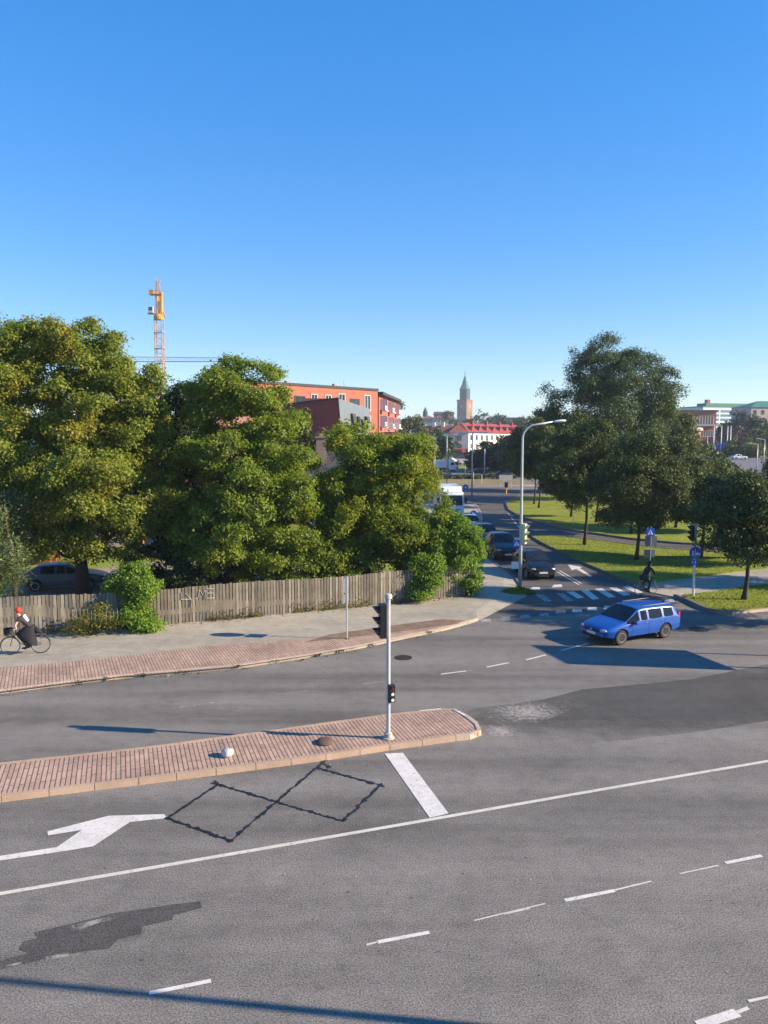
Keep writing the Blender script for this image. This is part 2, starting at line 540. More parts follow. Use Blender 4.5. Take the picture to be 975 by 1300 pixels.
# paver strip on the footway
U = [(-160,862),(-60,853),(0,848),(92,840),(185,829.5),(290,817),(380,812),(450,804),(508,797),(586,788)]
pv = [P(q[0], q[1] - 2.6, WALK_Z) for q in KL[:-1]] + [P(*q, WALK_Z) for q in reversed(U)]
sheet('paver_strip', pv, WALK_Z + .005, M_PAVE2)
M_DIRT = pmat('dirt_verge', (.20, .135, .09), .95, .4, 3, bmp=.5)
sheet('dirt_strip', [P(*q, WALK_Z) for q in ((385,816),(430,811),(500,803),(575,793),(590,788),(560,786),(508,793),(450,801),(417,806))], WALK_Z + .009, M_DIRT)
# yard
yard = [P(*q) for q in FENCE] + [P(604,740), P(602,715), P(590,690), P(570,660)] + [Vector((-4, 84, 0)), Vector((-40, 84, 0)), Vector((-60, 34, 0))]
mb = MB(); mb.prism(yard, -.02, .13)
tag(mb.build('yard_ground', M_YARD), kind='structure')
sheet('yard_lawn', [Vector(q) for q in ((-40,48),(-19,47),(-16.5,50.5),(-10,52),(-4,50),(0,47),(5.5,43),(7,52),(3,80),(-40,80))], .135, M_GRASS)

# ---- median island
MED = [(-120,970),(0,975),(100,964),(200,952.5),(351,932),(493,912),(562,904.6),(578,905.5),(590,911),(603,919),(612,928),(611,935),(600,939),(579,941),(490,953.5),(411,966),(300,981),(200,994),(100,1006),(0,1019),(-120,1033)]
MED[0] = (-120, 989)
def inset(pts, d):
    out = []; n = len(pts); ar = sum(pts[i].x * pts[(i+1) % n].y - pts[(i+1) % n].x * pts[i].y for i in range(n))
    for i in range(n):
        a, b, c = pts[i-1], pts[i], pts[(i+1) % n]
        t = (c - a).normalized(); nn = Vector((-t.y, t.x, 0)) * (1 if ar > 0 else -1)
        out.append(b + nn * d)
    return out
mb = MB(); mb.prism(inset([P(*q) for q in MED], .06), -.02, .135)
tag(mb.build('median_island', M_PAVE), kind='structure')
kerb('kerb', MED[:8], M_KERB, side=-1, w=.12, h=.15, seed=4)
kerb('kerb', MED[7:14], M_KERB2, side=-1, w=.13, h=.15, seg=.6, seed=5)
kerb('kerb', MED[13:], M_KERB, side=-1, w=.13, h=.15, seed=6)
# the white edge paint at the nose and the splashes round the signal pole
def ribbon(pix, w, z=0.008, jitter=0.0, seed=0, sub=1):
    """(verts, faces) of a strip of width w metres along a pixel line"""
    rr = random.Random(seed)
    pts = [P(*q).to_2d() if not isinstance(q, Vector) else q.to_2d() for q in pix]
    if sub > 1:
        q2 = []
        for a, b in zip(pts, pts[1:]):
            for k in range(sub): q2.append(a.lerp(b, k / sub))
        q2.append(pts[-1]); pts = q2
    vs = []; fs = []
    for i, p in enumerate(pts):
        d = (pts[min(i+1, len(pts)-1)] - pts[max(i-1, 0)]).normalized()
        n = Vector((-d.y, d.x))
        a = w / 2 * (1 + rr.uniform(-jitter, jitter)); b = w / 2 * (1 + rr.uniform(-jitter, jitter))
        vs += [(p.x + n.x*a, p.y + n.y*a, z), (p.x - n.x*b, p.y - n.y*b, z)]
        if i: fs.append((2*i-2, 2*i-1, 2*i+1, 2*i))
    return vs, fs
def marking(name, parts, mat, z=.008):
    mb = MB()
    for (pix, w) in parts:
        v, f = ribbon(pix, w, z); mb.add(v, f)
    o = mb.build(name, mat); tag(o, kind='structure'); return o
def poly_marking(name, polys, mat, z=.008):
    mb = MB()
    for p in polys: mb.add([tuple(P(*q).to_2d()) + (z,) for q in p], [tuple(range(len(p)))])
    o = mb.build(name, mat)
    bm = bmesh.new(); bm.from_mesh(o.data)
    for f in bm.faces:
        if f.normal.z < 0: f.normal_flip()
    bmesh.ops.triangulate(bm, faces=bm.faces); bm.to_mesh(o.data); bm.free()
    tag(o, kind='structure'); return o
marking('edge_paint', [([(581,909),(593,916),(603,924),(608,930)], .09), ([(532,908.5),(560,905.8)], .08)], M_WHITE, .153)
poly_marking('paint_splash', [((470,934),(484,930),(496,938),(489,946),(476,944)), ((496,940),(500,939),(502,943),(498,944)), ((414,947),(424,944),(427,950),(418,952))], M_SCUFF, .141)

# ---- painted lines
marking('lane_line', [([(-60,1145.2),(200,1100.7),(400,1066.2),(570,1036.6),(760,1003.2),(975,966.5),(1060,952)], .115)], M_LINE)
poly_marking('stop_line', [((488.5,957),(511.5,956),(569.5,1033),(545.5,1038.5))], M_WHITE, .009)
poly_marking('turn_arrow', [((-40,1094),(0,1087),(72,1076),(104,1054),(61,1061),(60,1056),(138,1036),(208,1034),(211,1037),(208,1039.5),(165,1044),(118,1075),(75,1082),(0,1093),(-40,1100))], M_WHITE, .009)
marking('lane_dashes', [([(189,1261.5),(268,1245.5)], .085), ([(479,1196.5),(545,1184)], .085), ([(717,1143.5),(780,1131)], .09),
                        ([(921,1096),(967,1086.5)], .09), ([(886,1302),(936,1286)], .16), ([(950,1271.5),(985,1264)], .05)], M_WHITE)
marking('lane_dashes_worn', [([(602,1169),(692,1147.5)], .03), ([(640,1161),(672,1154)], .03), ([(780,1130.5),(827,1119)], .04), ([(863,1109.5),(912,1099)], .035),
                        ([(465,1200),(480,1196)], .04), ([(936,1285.5),(950,1280)], .06)], M_LINE)
marking('far_lane_dashes', [([(560,856),(592,852)], .09), ([(618,847),(646,841.5)], .09), ([(668,838),(693,831.5)], .1), ([(712,826),(747,817)], .1)], M_WHITE)
marking('far_lane_dashes_worn', [([(460,868.5),(490,865)], .05), ([(228,898),(274,891.5)], .05), ([(350,882),(392,877)], .04), ([(592,852),(600,851)], .04)], M_FAINT)
# squares of the cycle crossing and stripes of the zebra crossing
sq = [(616,788),(641,785.5),(666,783),(690,780.5),(711,777.5),(732,775.5),(751,773.5),(772,771.5),(792,769.5),(812,767.5),(832,765),(849,763)]
poly_marking('cycle_crossing', [((x-6,y+2),(x-4.5,y-2.2),(x+6,y-2.4),(x+7.5,y+1.6)) for (x, y) in sq[5:]] +
             [((672,749),(676,745.5),(685,745.5),(686,749)), ((700,746),(703,742.5),(713,742),(714,745.5))], M_WHITE)
poly_marking('cycle_crossing_worn', [((x-6,y+2),(x-4.5,y-2.2),(x+6,y-2.4),(x+7.5,y+1.6)) for (x, y) in sq[:5]], M_FAINT)
st = [(680,755,692,764.5),(706,753.5,720,764),(719,751.5,733,760),(737,749.5,752,761.5),(755,747.8,773,759),(773,746.2,792,756.5),(790,744.6,808,753.5),(803,743,820,750)]
poly_marking('zebra_crossing', [((a,b),(a+9,b-.7),(c+9,d-1.2),(c,d)) for (a, b, c, d) in st[2:]], M_WHITE)
poly_marking('zebra_crossing_worn', [((a,b),(a+9,b-.7),(c+9,d-1.2),(c,d)) for (a, b, c, d) in st[:2]], M_FAINT)
marking('double_line', [([(707.5,726),(735,742.5)], .09), ([(710.5,724.5),(738,741)], .09)], M_WHITE)
poly_marking('straight_arrow', [((721,717),(739,720),(736,721.5),(752,731.5),(749,732.5),(731.5,722.5),(726,724))], M_WHITE, .009)
marking('centre_dashes', [([(645,652),(648,655)], .12), ([(649,657),(652,660.5)], .12), ([(653,662),(656,665.5)], .12), ([(657,667),(661,671.5)], .12)], M_WHITE)

# ---- bitumen seal of the induction loops
def seal(polys):
    mb = MB(); rr = random.Random(7)
    k = 0
    for pix in polys:
        pts = [P(*q).to_2d() for q in pix]
        q2 = []
        for a, b in zip(pts, pts[1:]):
            n = max(2, int((b - a).length / .07))
            for j in range(n): q2.append(a.lerp(b, j / n) + Vector((rr.gauss(0, .012), rr.gauss(0, .012))))
        q2.append(pts[-1])
        v, f = ribbon([Vector((p.x, p.y)) for p in q2], .062, .0085, .75, seed=k); mb.add(v, f)
        for p in q2:
            if rr.random() < .26:
                r_ = rr.uniform(.03, .075); n = 9; k += 1
                mb.add([(p.x + math.cos(i*2*math.pi/n)*r_*rr.uniform(.6,1.2), p.y + math.sin(i*2*math.pi/n)*r_*rr.uniform(.6,1.2), .0095 + k*2e-5) for i in range(n)], [tuple(range(n))])
        k += 1
    o = mb.build('road_seal', M_SEAL); tag(o, kind='structure')
seal([((213,1039),(277.5,995.5)), ((270,994),(351,1018),(435,1043)), ((484,996),(435,1043)), ((402,975),(443,986),(488,999)), ((415,964),(351,1018),(292.6,1068)), ((292.6,1068),(213,1039),(207,1037)), ((271,991),(282,999)), ((408,968),(418,974))])

# ---- wet stain, dusty scuffs
sheet('wet_stain', [P(*q) for q in ((254,1144.6),(256,1153),(238,1158),(220,1162),(219,1168),(180,1177),(179,1186),(150,1192),(138,1205),(120,1206),(77,1213),(30,1224),(-20,1236),(-60,1244),(-60,1230),(0,1220),(36,1210),(24,1205),(31,1195),(48,1191),(44,1184),(51,1182),(90,1173),(123,1165),(140,1160),(169,1156),(215,1149))], .005, M_STAIN)
for pg_ in [((62,1190),(90,1176),(130,1166),(168,1157),(160,1163),(120,1174),(100,1182),(80,1186)), ((40,1218),(90,1209),(130,1206),(132,1208.5),(90,1214),(40,1223)), ((0,1228),(35,1219),(37,1221.5),(0,1231))]:
    poly_marking('stain_specks', [pg_], M_SCUFF, .0092)
poly_marking('dust_scuff', [((592,900),(640,890),(690,884),(730,886),(722,903),(690,916),(650,924),(612,926),(600,914))], M_SCUFF, .0095)
poly_marking('dust_scuff', [((604,926),(622,917),(662,920),(650,936),(612,942))], M_SCUFF, .0105)

# ---- lawns at the right
def lawn(name, pix, h=LAWN_H):
    mb = MB(); mb.prism([P(*q) for q in pix], -.02, h)
    return tag(mb.build(name, M_GRASS), kind='structure')
def wide(o): return o
lawn('lawn', [(669,679.5),(688,691),(720,706),(745,718),(775,731),(805,742),(838,739.5),(870,735.5),(904,731.5),(950,726),(1000,720),(1120,712),(1120,716),(1000,706.5),(975,705),(900,702),(834,697),(739,685),(700,681.5)])
lawn('lawn', [(642,641),(645,648),(660,656),(685,663),(730,674),(798,684),(860,690),(908,692),(975,698),(1120,706),(1120,640),(1020,628),(945,614),(800,624),(740,629),(700,629),(660,630)])
lawn('lawn', [(866,757.5),(880,765),(893,773),(908,778.5),(930,778.5),(975,774.5),(1120,765),(1120,725),(975,743),(950,746),(900,754)])
# crossing path between the lawns
mb = MB(); mb.prism([P(*q) for q in ((822,752),(854,758.5),(866,757.5),(900,754),(950,746),(975,743),(1120,725),(1120,712),(1000,720),(950,726),(904,731.5),(870,735.5),(838,739.5),(805,742.5))], -.02, .055)
tag(mb.build('path', M_WALK), kind='structure')
kerb('kerb', [(669,679.5),(688,691),(720,706),(745,718),(775,731),(805,742),(822,751)], M_KERBG, side=1, w=.16, h=.15, seed=8)
kerb('kerb', [(669,679.5),(700,681.5),(739,685),(834,697),(900,702),(975,705),(1060,710)], M_KERBG, side=-1, w=.16, h=.15, seed=9)
kerb('kerb', [(854,758.5),(866,762),(880,769),(893,775),(908,779.5),(930,780)], M_KERBG, side=1, w=.22, h=.17, seed=10)
kerb('kerb', [(930,780),(975,776),(1060,769)], M_KERB2, side=1, w=.16, h=.12, seed=11)
kerb('kerb', [(641,638),(645,648),(660,657),(685,664),(730,675),(798,685),(860,691),(908,693),(975,699),(1060,704)], M_KERBG, side=1, w=.2, h=.16, seed=12)

# ---- the far junction
def yb(z0, z1, x0, x1):
    return [Vector((x0, z0, 0)), Vector((x1, z0, 0)), Vector((x1, z1, 0)), Vector((x0, z1, 0))]
M_DRY = grass_mat('dry_verge', (.15, .14, .07), (.22, .19, .10), (.28, .24, .14))
def strip(name, pts, h, m):
    mb = MB(); mb.prism(pts, -.02, h); return tag(mb.build(name, m), kind='structure')
strip('verge', yb(137, 158, -12, 28), .12, M_DRY)
kerb('kerb', [(540,616.5),(600,617),(660,617),(700,616.5)], M_CONC, side=1, w=.3, h=.2, seg=3, seed=13)
strip('verge', yb(203, 236, 14, 60), .12, M_GRASS)
strip('plaza', yb(262, 345, -12, 90), .01, M_WALK)
strip('traffic_island', [P(*q) for q in ((586,640),(594,638),(604,643),(609,652),(611,662),(606,668),(596,660),(585,650))], .12, M_WALK)
kerb('kerb', [(590,638),(597,639),(604,643),(609,652),(611,662)], M_KERB2, side=1, w=.18, h=.16, seed=14)

# ---- avenue that climbs away to the right
def zav(y): return min(3.6, max(0.0, (y - 95) * .024))
av = []
ys = [60, 95, 130, 165, 200, 245, 300, 420]
def avl(y): return 61 + (y - 120) * .345
mbA = MB(); mbE = MB()
for a, b in zip(ys, ys[1:]):
    x0, x1 = avl(a), avl(b)
    mbA.add([(x0, a, zav(a)+.03), (x0+34, a, zav(a)+.03), (x1+34, b, zav(b)+.03), (x1, b, zav(b)+.03)], [(0,1,2,3)])
    mbE.add([(x0-8-zav(a)*1.5, a, -.02), (x0-.3, a, zav(a)+.02), (x1-.3, b, zav(b)+.02), (x1-8-zav(b)*1.5, b, -.02)], [(0,1,2,3)])
    mbE.add([(x0+34.3, a, zav(a)+.1), (x0+90, a, zav(a)+.1), (x1+90, b, zav(b)+.1), (x1+34.3, b, zav(b)+.1)], [(0,1,2,3)])
tag(mbA.build('avenue', asphalt('asphalt_avenue', .15, (1.0, .98, 1.0), rz=R(75), speck=.2)), kind='structure')
tag(mbE.build('embankment', M_GRASS), kind='structure')
mb = MB()
for a, b in zip(ys, ys[1:]):
    mb.add([(avl(a)-.3, a, zav(a)+.02), (avl(a), a, zav(a)+.16), (avl(b), b, zav(b)+.16), (avl(b)-.3, b, zav(b)+.02)], [(0,1,2,3)])
    mb.bar((avl(a)+17, a, zav(a)+.08), (avl(b)+17, b, zav(b)+.08), .5, .14)
tag(mb.build('kerb', M_KERB2), kind='structure')

# ---- low wooded rise on the horizon
def hills():
    rr = random.Random(3)
    mb = MB()
    n = 90
    xs = [-1500 + 3000 * i / n for i in range(n + 1)]
    vs = []; fs = []
    for i, x in enumerate(xs):
        h = 14 + 7 * mnoise.noise(Vector((x * .004, 2, 0))) + 5 * mnoise.noise(Vector((x * .02, 7, 0)))
        for (y, z) in ((1150, -1), (1210, h * .7), (1300, h), (1500, h * .8), (1600, -1)):
            vs.append((x, y, z + rr.uniform(-1, 1) * (z > 0)))
    for i in range(n):
        for k in range(4):
            a = i * 5 + k; fs.append((a, a + 1, a + 6, a + 5))
    mb.add(vs, fs)
    tag(mb.build('hills', M_FIELD), kind='structure')
hills()
# ================================================================== FENCE
def plane_hit(px, py, a, b):
    """ray through the pixel meets the vertical plane through ground points a, b"""
    d = ray(px, py); n = Vector((-(b - a).y, (b - a).x, 0)); o = Vector((0, 0, H))
    t = (a - o).dot(n) / d.dot(n)
    return o + d * t
fence = empty('board_fence', P(300, 788), 0, 'long weathered grey board fence with white sprayed letters below the trees', 'fence')
def fence_local(v): return Vector(v) - fence.location
fp = [P(*q) for q in FENCE]
rr = random.Random(11)
boards = MB(); rails = MB(); posts = []
for a, b in zip(fp, fp[1:]):
    d = b - a; L = d.length; d.normalize(); n = Vector((-d.y, d.x, 0)); ang = math.atan2(d.y, d.x)
    k = int(L / .148)
    for i in range(k):
        p = a + d * ((i + .5) * L / k)
        h = 1.60 + rr.uniform(-.02, .025) + .05 * math.sin(p.x * .7)
        t_ = rr.gauss(0, .006)
        M_ = Matrix.Translation(fence_local(p) + Vector((0, 0, .13 + h / 2))) @ Matrix.Rotation(ang, 4, 'Z') @ Matrix.Rotation(t_, 4, 'Y')
        boards.box(None, (.118 + rr.uniform(-.008, .006), .022 + rr.uniform(0, .012), h), M=M_)
    for z in (.45, 1.4):
        rails.bar(fence_local(a + n * .045) + Vector((0, 0, z)), fence_local(b + n * .045) + Vector((0, 0, z)), .045, .09)
    m_ = max(1, int(L / 2.2))
    for i in range(m_):
        posts.append((a + d * (i * L / m_) + n * .12))
boards.build('boards', M_WOOD, fence)
rails.build('rail', M_WOOD, fence)
for p in posts:
    mb = MB(); mb.box((0, 0, .8), (.1, .1, 1.5)); q = mb.build('post', M_WOOD, fence); q.location = fence_local(p)
mb = MB()
fa, fb = P(200, 797), P(300, 788)
fd = (fb - fa).normalized(); fn = Vector((-fd.y, fd.x, 0))
for s_ in ([(229.8,752),(229.8,761),(242,760.4)], [(236.7,754.7),(241.7,759.6)], [(240.5,759),(243,761)], [(242.5,761.4),(242.5,770)], [(247.8,759.8),(251.5,758),(253,749)], [(254.8,750.6),(257.2,755)],
           [(258,752),(260.5,748.6),(260,760.4)], [(262.4,747.4),(270.8,746.9)], [(262.6,752.8),(270.8,752.6)], [(262.2,759.4),(271.4,758.9)]):
    pts = [fence_local(plane_hit(q[0], q[1], fa, fb) - fn * .03) for q in s_]
    for a, b in zip(pts, pts[1:]):
        mb.bar(a, b, .045, .012, up=tuple(fn.cross((b - a).normalized())))
mb.build('painted_letters', M_WHITE, fence)

# ================================================================== TRAFFIC SIGNALS
def signal_head(parent, loc, rz, name='signal_head', h=.92, w=.30, dep=.16, vis=.20, lens=M_LENS, back=True):
    """faces local +X"""
    hd = MB()
    hd.box((0, 0, 0), (dep, w, h))
    if back:
        hd.mi = 1; hd.box((-dep/2 - .012, 0, 0), (.02, w + .02, h + .02)); hd.mi = 0
    o = hd.build(name, [M_BLACK, M_MGREY], parent, bevel=.008)
    o.location = loc; o.rotation_euler = (0, 0, rz)
    for i, k in enumerate((1, 0, -1)):
        z = k * h / 3.05
        l = MB(); l.lathe([(.001, .0), (w*.33, .0), (w*.30, .02), (.001, .035)], n=16, axis='X', c=(dep/2, 0, z))
        l.build('lens', lens if not isinstance(lens, (list, tuple)) else lens[i], o, smooth=True)
        if vis:
            v = MB(); n = 14; r = w * .40
            ring = []
            for j in range(n + 1):
                a = R(-35) + R(250) * j / n
                ring.append((math.cos(a) * r, math.sin(a) * r))
            for (ya, za), (yb_, zb_) in zip(ring, ring[1:]):
                f1 = .35 + .65 * max(0, (za / r + .6) / 1.6); f2 = .35 + .65 * max(0, (zb_ / r + .6) / 1.6)
                v.add([(dep/2, ya, z + za), (dep/2, yb_, z + zb_), (dep/2 + vis*f2, yb_, z + zb_), (dep/2 + vis*f1, ya, z + za),
                       (dep/2, ya*.93, z + za*.93), (dep/2, yb_*.93, z + zb_*.93), (dep/2 + vis*f2, yb_*.93, z + zb_*.93), (dep/2 + vis*f1, ya*.93, z + za*.93)],
                      [(0,1,2,3),(7,6,5,4),(3,2,6,7),(0,3,7,4),(1,5,6,2)])
            v.build('visor', M_BLACK, o)
    return o
def pole(parent, h, r, mat=M_GALV, z0=0, name='pole', n=14):
    mb = MB(); mb.cyl((0, 0, z0), (0, 0, h), r, n); return mb.build(name, mat, parent, smooth=True)

b0 = P(493, 937, .135)
ts = empty('traffic_light', b0, 0, 'tall pale grey traffic light pole standing on the red brick median', 'traffic light')
pole(ts, 3.98, .057, M_POLEG)
mb = MB(); mb.lathe([(.075, 0), (.1, .01), (.1, .10), (.075, .13), (.001, .14)], c=(0, 0, 3.93), n=18); mb.build('cap', M_POLEG, ts, smooth=True)
mb = MB(); mb.lathe([(.17, 0), (.17, .03), (.115, .04), (.11, .15), (.07, .17)], c=(0, 0, 0), n=18); mb.build('base_collar', M_CONC, ts, smooth=True)
hd = signal_head(ts, (-.17, -.03, 3.32), R(180) + R(12))
for z in (3.72, 2.92):
    mb = MB(); mb.box((-.08, -.01, z), (.12, .05, .03)); mb.build('bracket', M_LGREY, ts)
signal_head(ts, (.085, -.065, 1.30), R(-62), 'repeater_head', h=.50, w=.17, dep=.12, vis=.06, lens=[M_LENSR, M_SWHITE, M_SWHITE], back=False)
for z in (1.12, 1.48):
    mb = MB(); mb.box((.03, -.03, z), (.08, .05, .02)); mb.build('clamp', M_BLACK, ts)

# objects lying on the median
mb = MB(); mb.lathe([(.001, 0), (.22, 0), (.235, .05), (.21, .075), (.10, .10), (.001, .105)], n=20)
bm_o = mb.build('manhole_cover', M_RUST, None, smooth=True); bm_o.location = P(412, 943, .14); bm_o.rotation_euler = (R(5), R(-4), 0)
tag(bm_o, 'raised rusty brown manhole lid on the red brick median', 'manhole cover')
st_ = MB(); st_.lathe([(.001, 0), (.10, 0), (.16, .05), (.17, .10), (.12, .17), (.05, .19), (.001, .19)], n=14)
so = st_.build('marker_stone', M_WSTONE, None, smooth='all'); so.location = P(289, 960, .135)
for v in so.data.vertices: v.co += Vector([mnoise.noise(v.co * 9 + Vector((i * 7, 0, 0))) * .035 for i in range(3)])
tag(so, 'small lumpy white stone on the brick median', 'stone')
sheet_r = MB()
def manhole(px, py, label, r=.34, grp=None):
    mb = MB(); n = 28
    mb.lathe([(.001, 0), (r, 0), (r, .012), (r * .9, .014), (r * .9, .008), (r*.5, .008), (r*.5, .013), (.001, .013)], n=n)
    o = mb.build('manhole_cover', M_IRON, None); o.location = P(px, py, .001)
    tag(o, label, 'manhole cover')
manhole(512, 835, 'dark round manhole cover in the road behind the traffic light')
manhole(887, 799.5, 'dark round manhole cover in the road right of the blue car', .42)

# ================================================================== SIGNS
def disc(mb, r, c, rz, th=.012, n=24, flip=False):
    M_ = Matrix.Translation(Vector(c)) @ Matrix.Rotation(rz, 4, 'Z') @ Matrix.Rotation(R(90), 4, 'Y')
    mb.lathe([(.001, -th/2), (r, -th/2), (r, th/2), (.001, th/2)], n=n, M=M_)
def plate(parent, name, c, w, h, rz, mat, th=.015):
    mb = MB(); mb.box((0, 0, 0), (th, w, h)); o = mb.build(name, mat, parent); o.location = c; o.rotation_euler = (0, 0, rz); return o

# sign seen from the side on the footway
s1 = empty('road_sign', P(440.5, 811, WALK_Z), 0, 'round and rectangular grey road sign seen edge on, in front of the fence', 'road sign')
pole(s1, 2.62, .028)
mb = MB(); disc(mb, .34, (0, 0, 0), 0); o = mb.build('round_plate', M_BACK, s1); o.location = (-.04, 0, 2.28); o.rotation_euler = (0, 0, R(-22))
plate(s1, 'rectangular_plate', (-.04, 0, 1.72), .58, .36, R(-22), M_BACK)
mb = MB(); mb.lathe([(.12, 0), (.12, .015), (.04, .02)], n=12); mb.build('base_flange', M_RUST, s1)

# pedestrian crossing sign
def ped_face(parent, c, rz, w=.46):
    """blue square, white triangle, blue walking figure; faces local +X"""
    f = empty('x', c, rz); 
    o = plate(parent, 'crossing_plate', c, w, w, rz, M_SBLUE)
    bpy.data.objects.remove(f)
    tri = MB(); t = .018
    a = w * .36
    tri.add([(t, -a, -a * .8), (t, a, -a * .8), (t, 0, a * .95)], [(0, 1, 2)])
    tri.build('triangle', M_SWHITE, o)
    fg = MB(); q = t + .004
    fg.bar((q, .0, .02), (q, -.005, -.06), .035, .003, up=(1, 0, 0)); fg.bar((q, -.005, -.06), (q, -.05, -.13), .022, .003, up=(1, 0, 0)); fg.bar((q, -.005, -.06), (q, .045, -.13), .022, .003, up=(1, 0, 0))
    fg.bar((q, .0, .0), (q, .045, -.04), .015, .003, up=(1, 0, 0)); fg.bar((q, .0, .0), (q, -.045, -.03), .015, .003, up=(1, 0, 0)); fg.lathe([(.001, 0), (.02, 0), (.02, .003), (.001, .003)], c=(q, 0, .05), n=8, axis='X')
    fg.build('figure', M_SBLUE, o)
    return o
s2 = empty('road_sign', P(824, 746, .1), 0, 'blue pedestrian crossing sign on a thin post beside the dark cyclist', 'road sign')
pole(s2, 3.45, .03, M_MGREY)
ped_face(s2, (-.05, -.06, 3.13), R(-90))
plate(s2, 'sign_back', (.02, .02, 2.62), .66, .56, R(-90), M_BACK)
plate(s2, 'sign_back', (-.05, .02, 1.93), .62, .42, R(-90), M_BACK)

# cycle and foot path sign with a signal
s3 = empty('traffic_light', P(880, 757.5, .08), 0, 'traffic light pole with a round blue path sign on the corner lawn', 'traffic light')
pole(s3, 3.9, .055, M_MGREY)
mb = MB(); mb.cyl((0, 0, 0), (0, 0, 2.1), .062, 14); mb.build('pole_sleeve', M_LGREY, s3, smooth=True)
plate(s3, 'signal_back_plate', (-.02, .0, 3.45), .10, .82, R(-90), M_LGREY, .2)
signal_head(s3, (-.2, 0, 3.4), R(176), h=.82, w=.28, dep=.13, vis=.16)
mb = MB(); disc(mb, .32, (0, 0, 0), 0); o = mb.build('round_plate', M_SBLUE, s3); o.location = (-.02, -.09, 2.36); o.rotation_euler = (0, 0, R(-90))
fg = MB()
fg.bar((.012, -.01, .2), (.012, -.01, -.2), .02, .003, up=(1, 0, 0))
fg.bar((.012, -.12, .1), (.012, -.12, -.02), .05, .003, up=(1, 0, 0)); fg.bar((.012, -.12, -.02), (.012, -.16, -.14), .03, .003, up=(1, 0, 0)); fg.bar((.012, -.12, -.02), (.012, -.08, -.14), .03, .003, up=(1, 0, 0))
fg.lathe([(.03, 0), (.06, 0), (.06, .003), (.03, .003)], c=(.012, .08, -.06), n=12, axis='X'); fg.lathe([(.03, 0), (.06, 0), (.06, .003), (.03, .003)], c=(.012, .2, -.06), n=12, axis='X')
fg.bar((.012, .08, -.06), (.012, .13, .05), .015, .003, up=(1, 0, 0)); fg.bar((.012, .13, .05), (.012, .2, -.06), .015, .003, up=(1, 0, 0))
fg.build('path_symbols', M_SWHITE, o)
o = plate(s3, 'number_plate_sign', (-.05, -.09, 1.86), .34, .3, R(-90), M_SBLUE)
for q in (((.012, .06, .08), (.012, .06, -.08)), ((.012, -.11, .0), (.012, -.05, .0))):
    fg = MB(); fg.bar(q[0], q[1], .035, .003, up=(1, 0, 0)); fg.build('numeral', M_SWHITE, o)

# ---- big direction sign standing outside the view at the right: only its shadow is seen
bs_ = P(940, 838); 
bsx = Vector((17.2, 27.6, 0))
s4 = empty('direction_sign', bsx, R(-72), 'large blue road direction sign on two tall posts right of the junction', 'road sign')
for dx in (-.95, .95):
    mb = MB(); mb.cyl((dx, 0, 0), (dx, 0, 4.8), .055, 10); mb.build('post', M_GALV, s4, smooth=True)
o = MB(); o.box((0, -.08, 3.45), (2.75, .05, 2.7)); o.build('panel', M_SBLUE, s4)

# ================================================================== STREET LAMPS
def street_lamp(base, h, arm, ang, label, r0=.09, bend=True, z=0.0, group=None, single=True):
    e = empty('street_lamp', base, ang, label, 'street lamp', group)
    pts = [(0, 0, 0), (0, 0, h * .3), (0, 0, h * .75)]; rad = [r0, r0 * .85, r0 * .62]
    rb = .75
    if arm > .3:
        pts.append((0, 0, h - rb)); rad.append(r0 * .55)
        for k in range(1, 7):
            a = R(84) * k / 6
            pts.append((rb - rb * math.cos(a), 0, h - rb + rb * math.sin(a))); rad.append(r0 * .5)
        pts.append((arm, 0, h + arm * .10)); rad.append(r0 * .38)
    else:
        pts.append((0, 0, h)); rad.append(r0 * .5)
    mb = MB(); mb.tube(pts, rad, 12); mb.build('pole', M_GALV, e, smooth='all')
    mb = MB()
    L = .62; x0 = arm - .05; zz = (h + arm * .10) if arm > .3 else h
    prof = [(0, .05, .035), (.12, .10, .06), (.4, .135, .075), (.58, .12, .065), (.68, .04, .03)]
    vs = []; n = 10
    for (x, w, hh) in prof:
        for k in range(n):
            a = 2 * math.pi * k / n
            vs.append((x0 + x, math.cos(a) * w, zz + math.sin(a) * hh + x * .08))
    fs = [(i*n+k, i*n+(k+1)%n, (i+1)*n+(k+1)%n, (i+1)*n+k) for i in range(len(prof)-1) for k in range(n)]
    mb.add(vs, fs + [tuple(range(n)), tuple((len(prof)-1)*n + k for k in range(n))])
    mb.build('lamp_head', M_SWHITE, e, smooth='all')
    return e
lampb = P(660, 750, .1)
L1 = street_lamp(lampb, 9.05, 1.7, R(2), 'tall curved street lamp with white head at the side street corner', .105)
# things fixed to that lamp
signal_head(L1, (.2, -.02, 3.15), R(-32), h=1.1, w=.32, dep=.16, vis=.2)
o = [c for c in kids(L1) if c.name.startswith('signal_head')][0]
M_PALEY = pmat('pale_yellow', (.62, .60, .36), .5, .12, 8)  # housing and visors of this head coloured pale yellow
o.data.materials[0] = M_PALEY
for c_ in kids(o):
    if c_.name.startswith('visor'): c_.data.materials[0] = M_PALEY
for z in (2.7, 3.5):
    mb = MB(); mb.box((.1, -.02, z), (.22, .04, .03)); mb.build('bracket', M_GALV, L1)
ped_face(L1, (-.22, -.02, 2.62), R(-100), .42)
plate(L1, 'sign_back', (-.2, 0, 1.42), .58, .40, R(-95), M_LGREY)
# lamp outside the view beside the camera: its shadow crosses the near lanes
lq = P(240, 1268) + SUN_DIR * 13.5
street_lamp((lq.x, lq.y, 0), 9.6, 0.1, 0, 'tall street lamp standing right of the near lanes', .11)

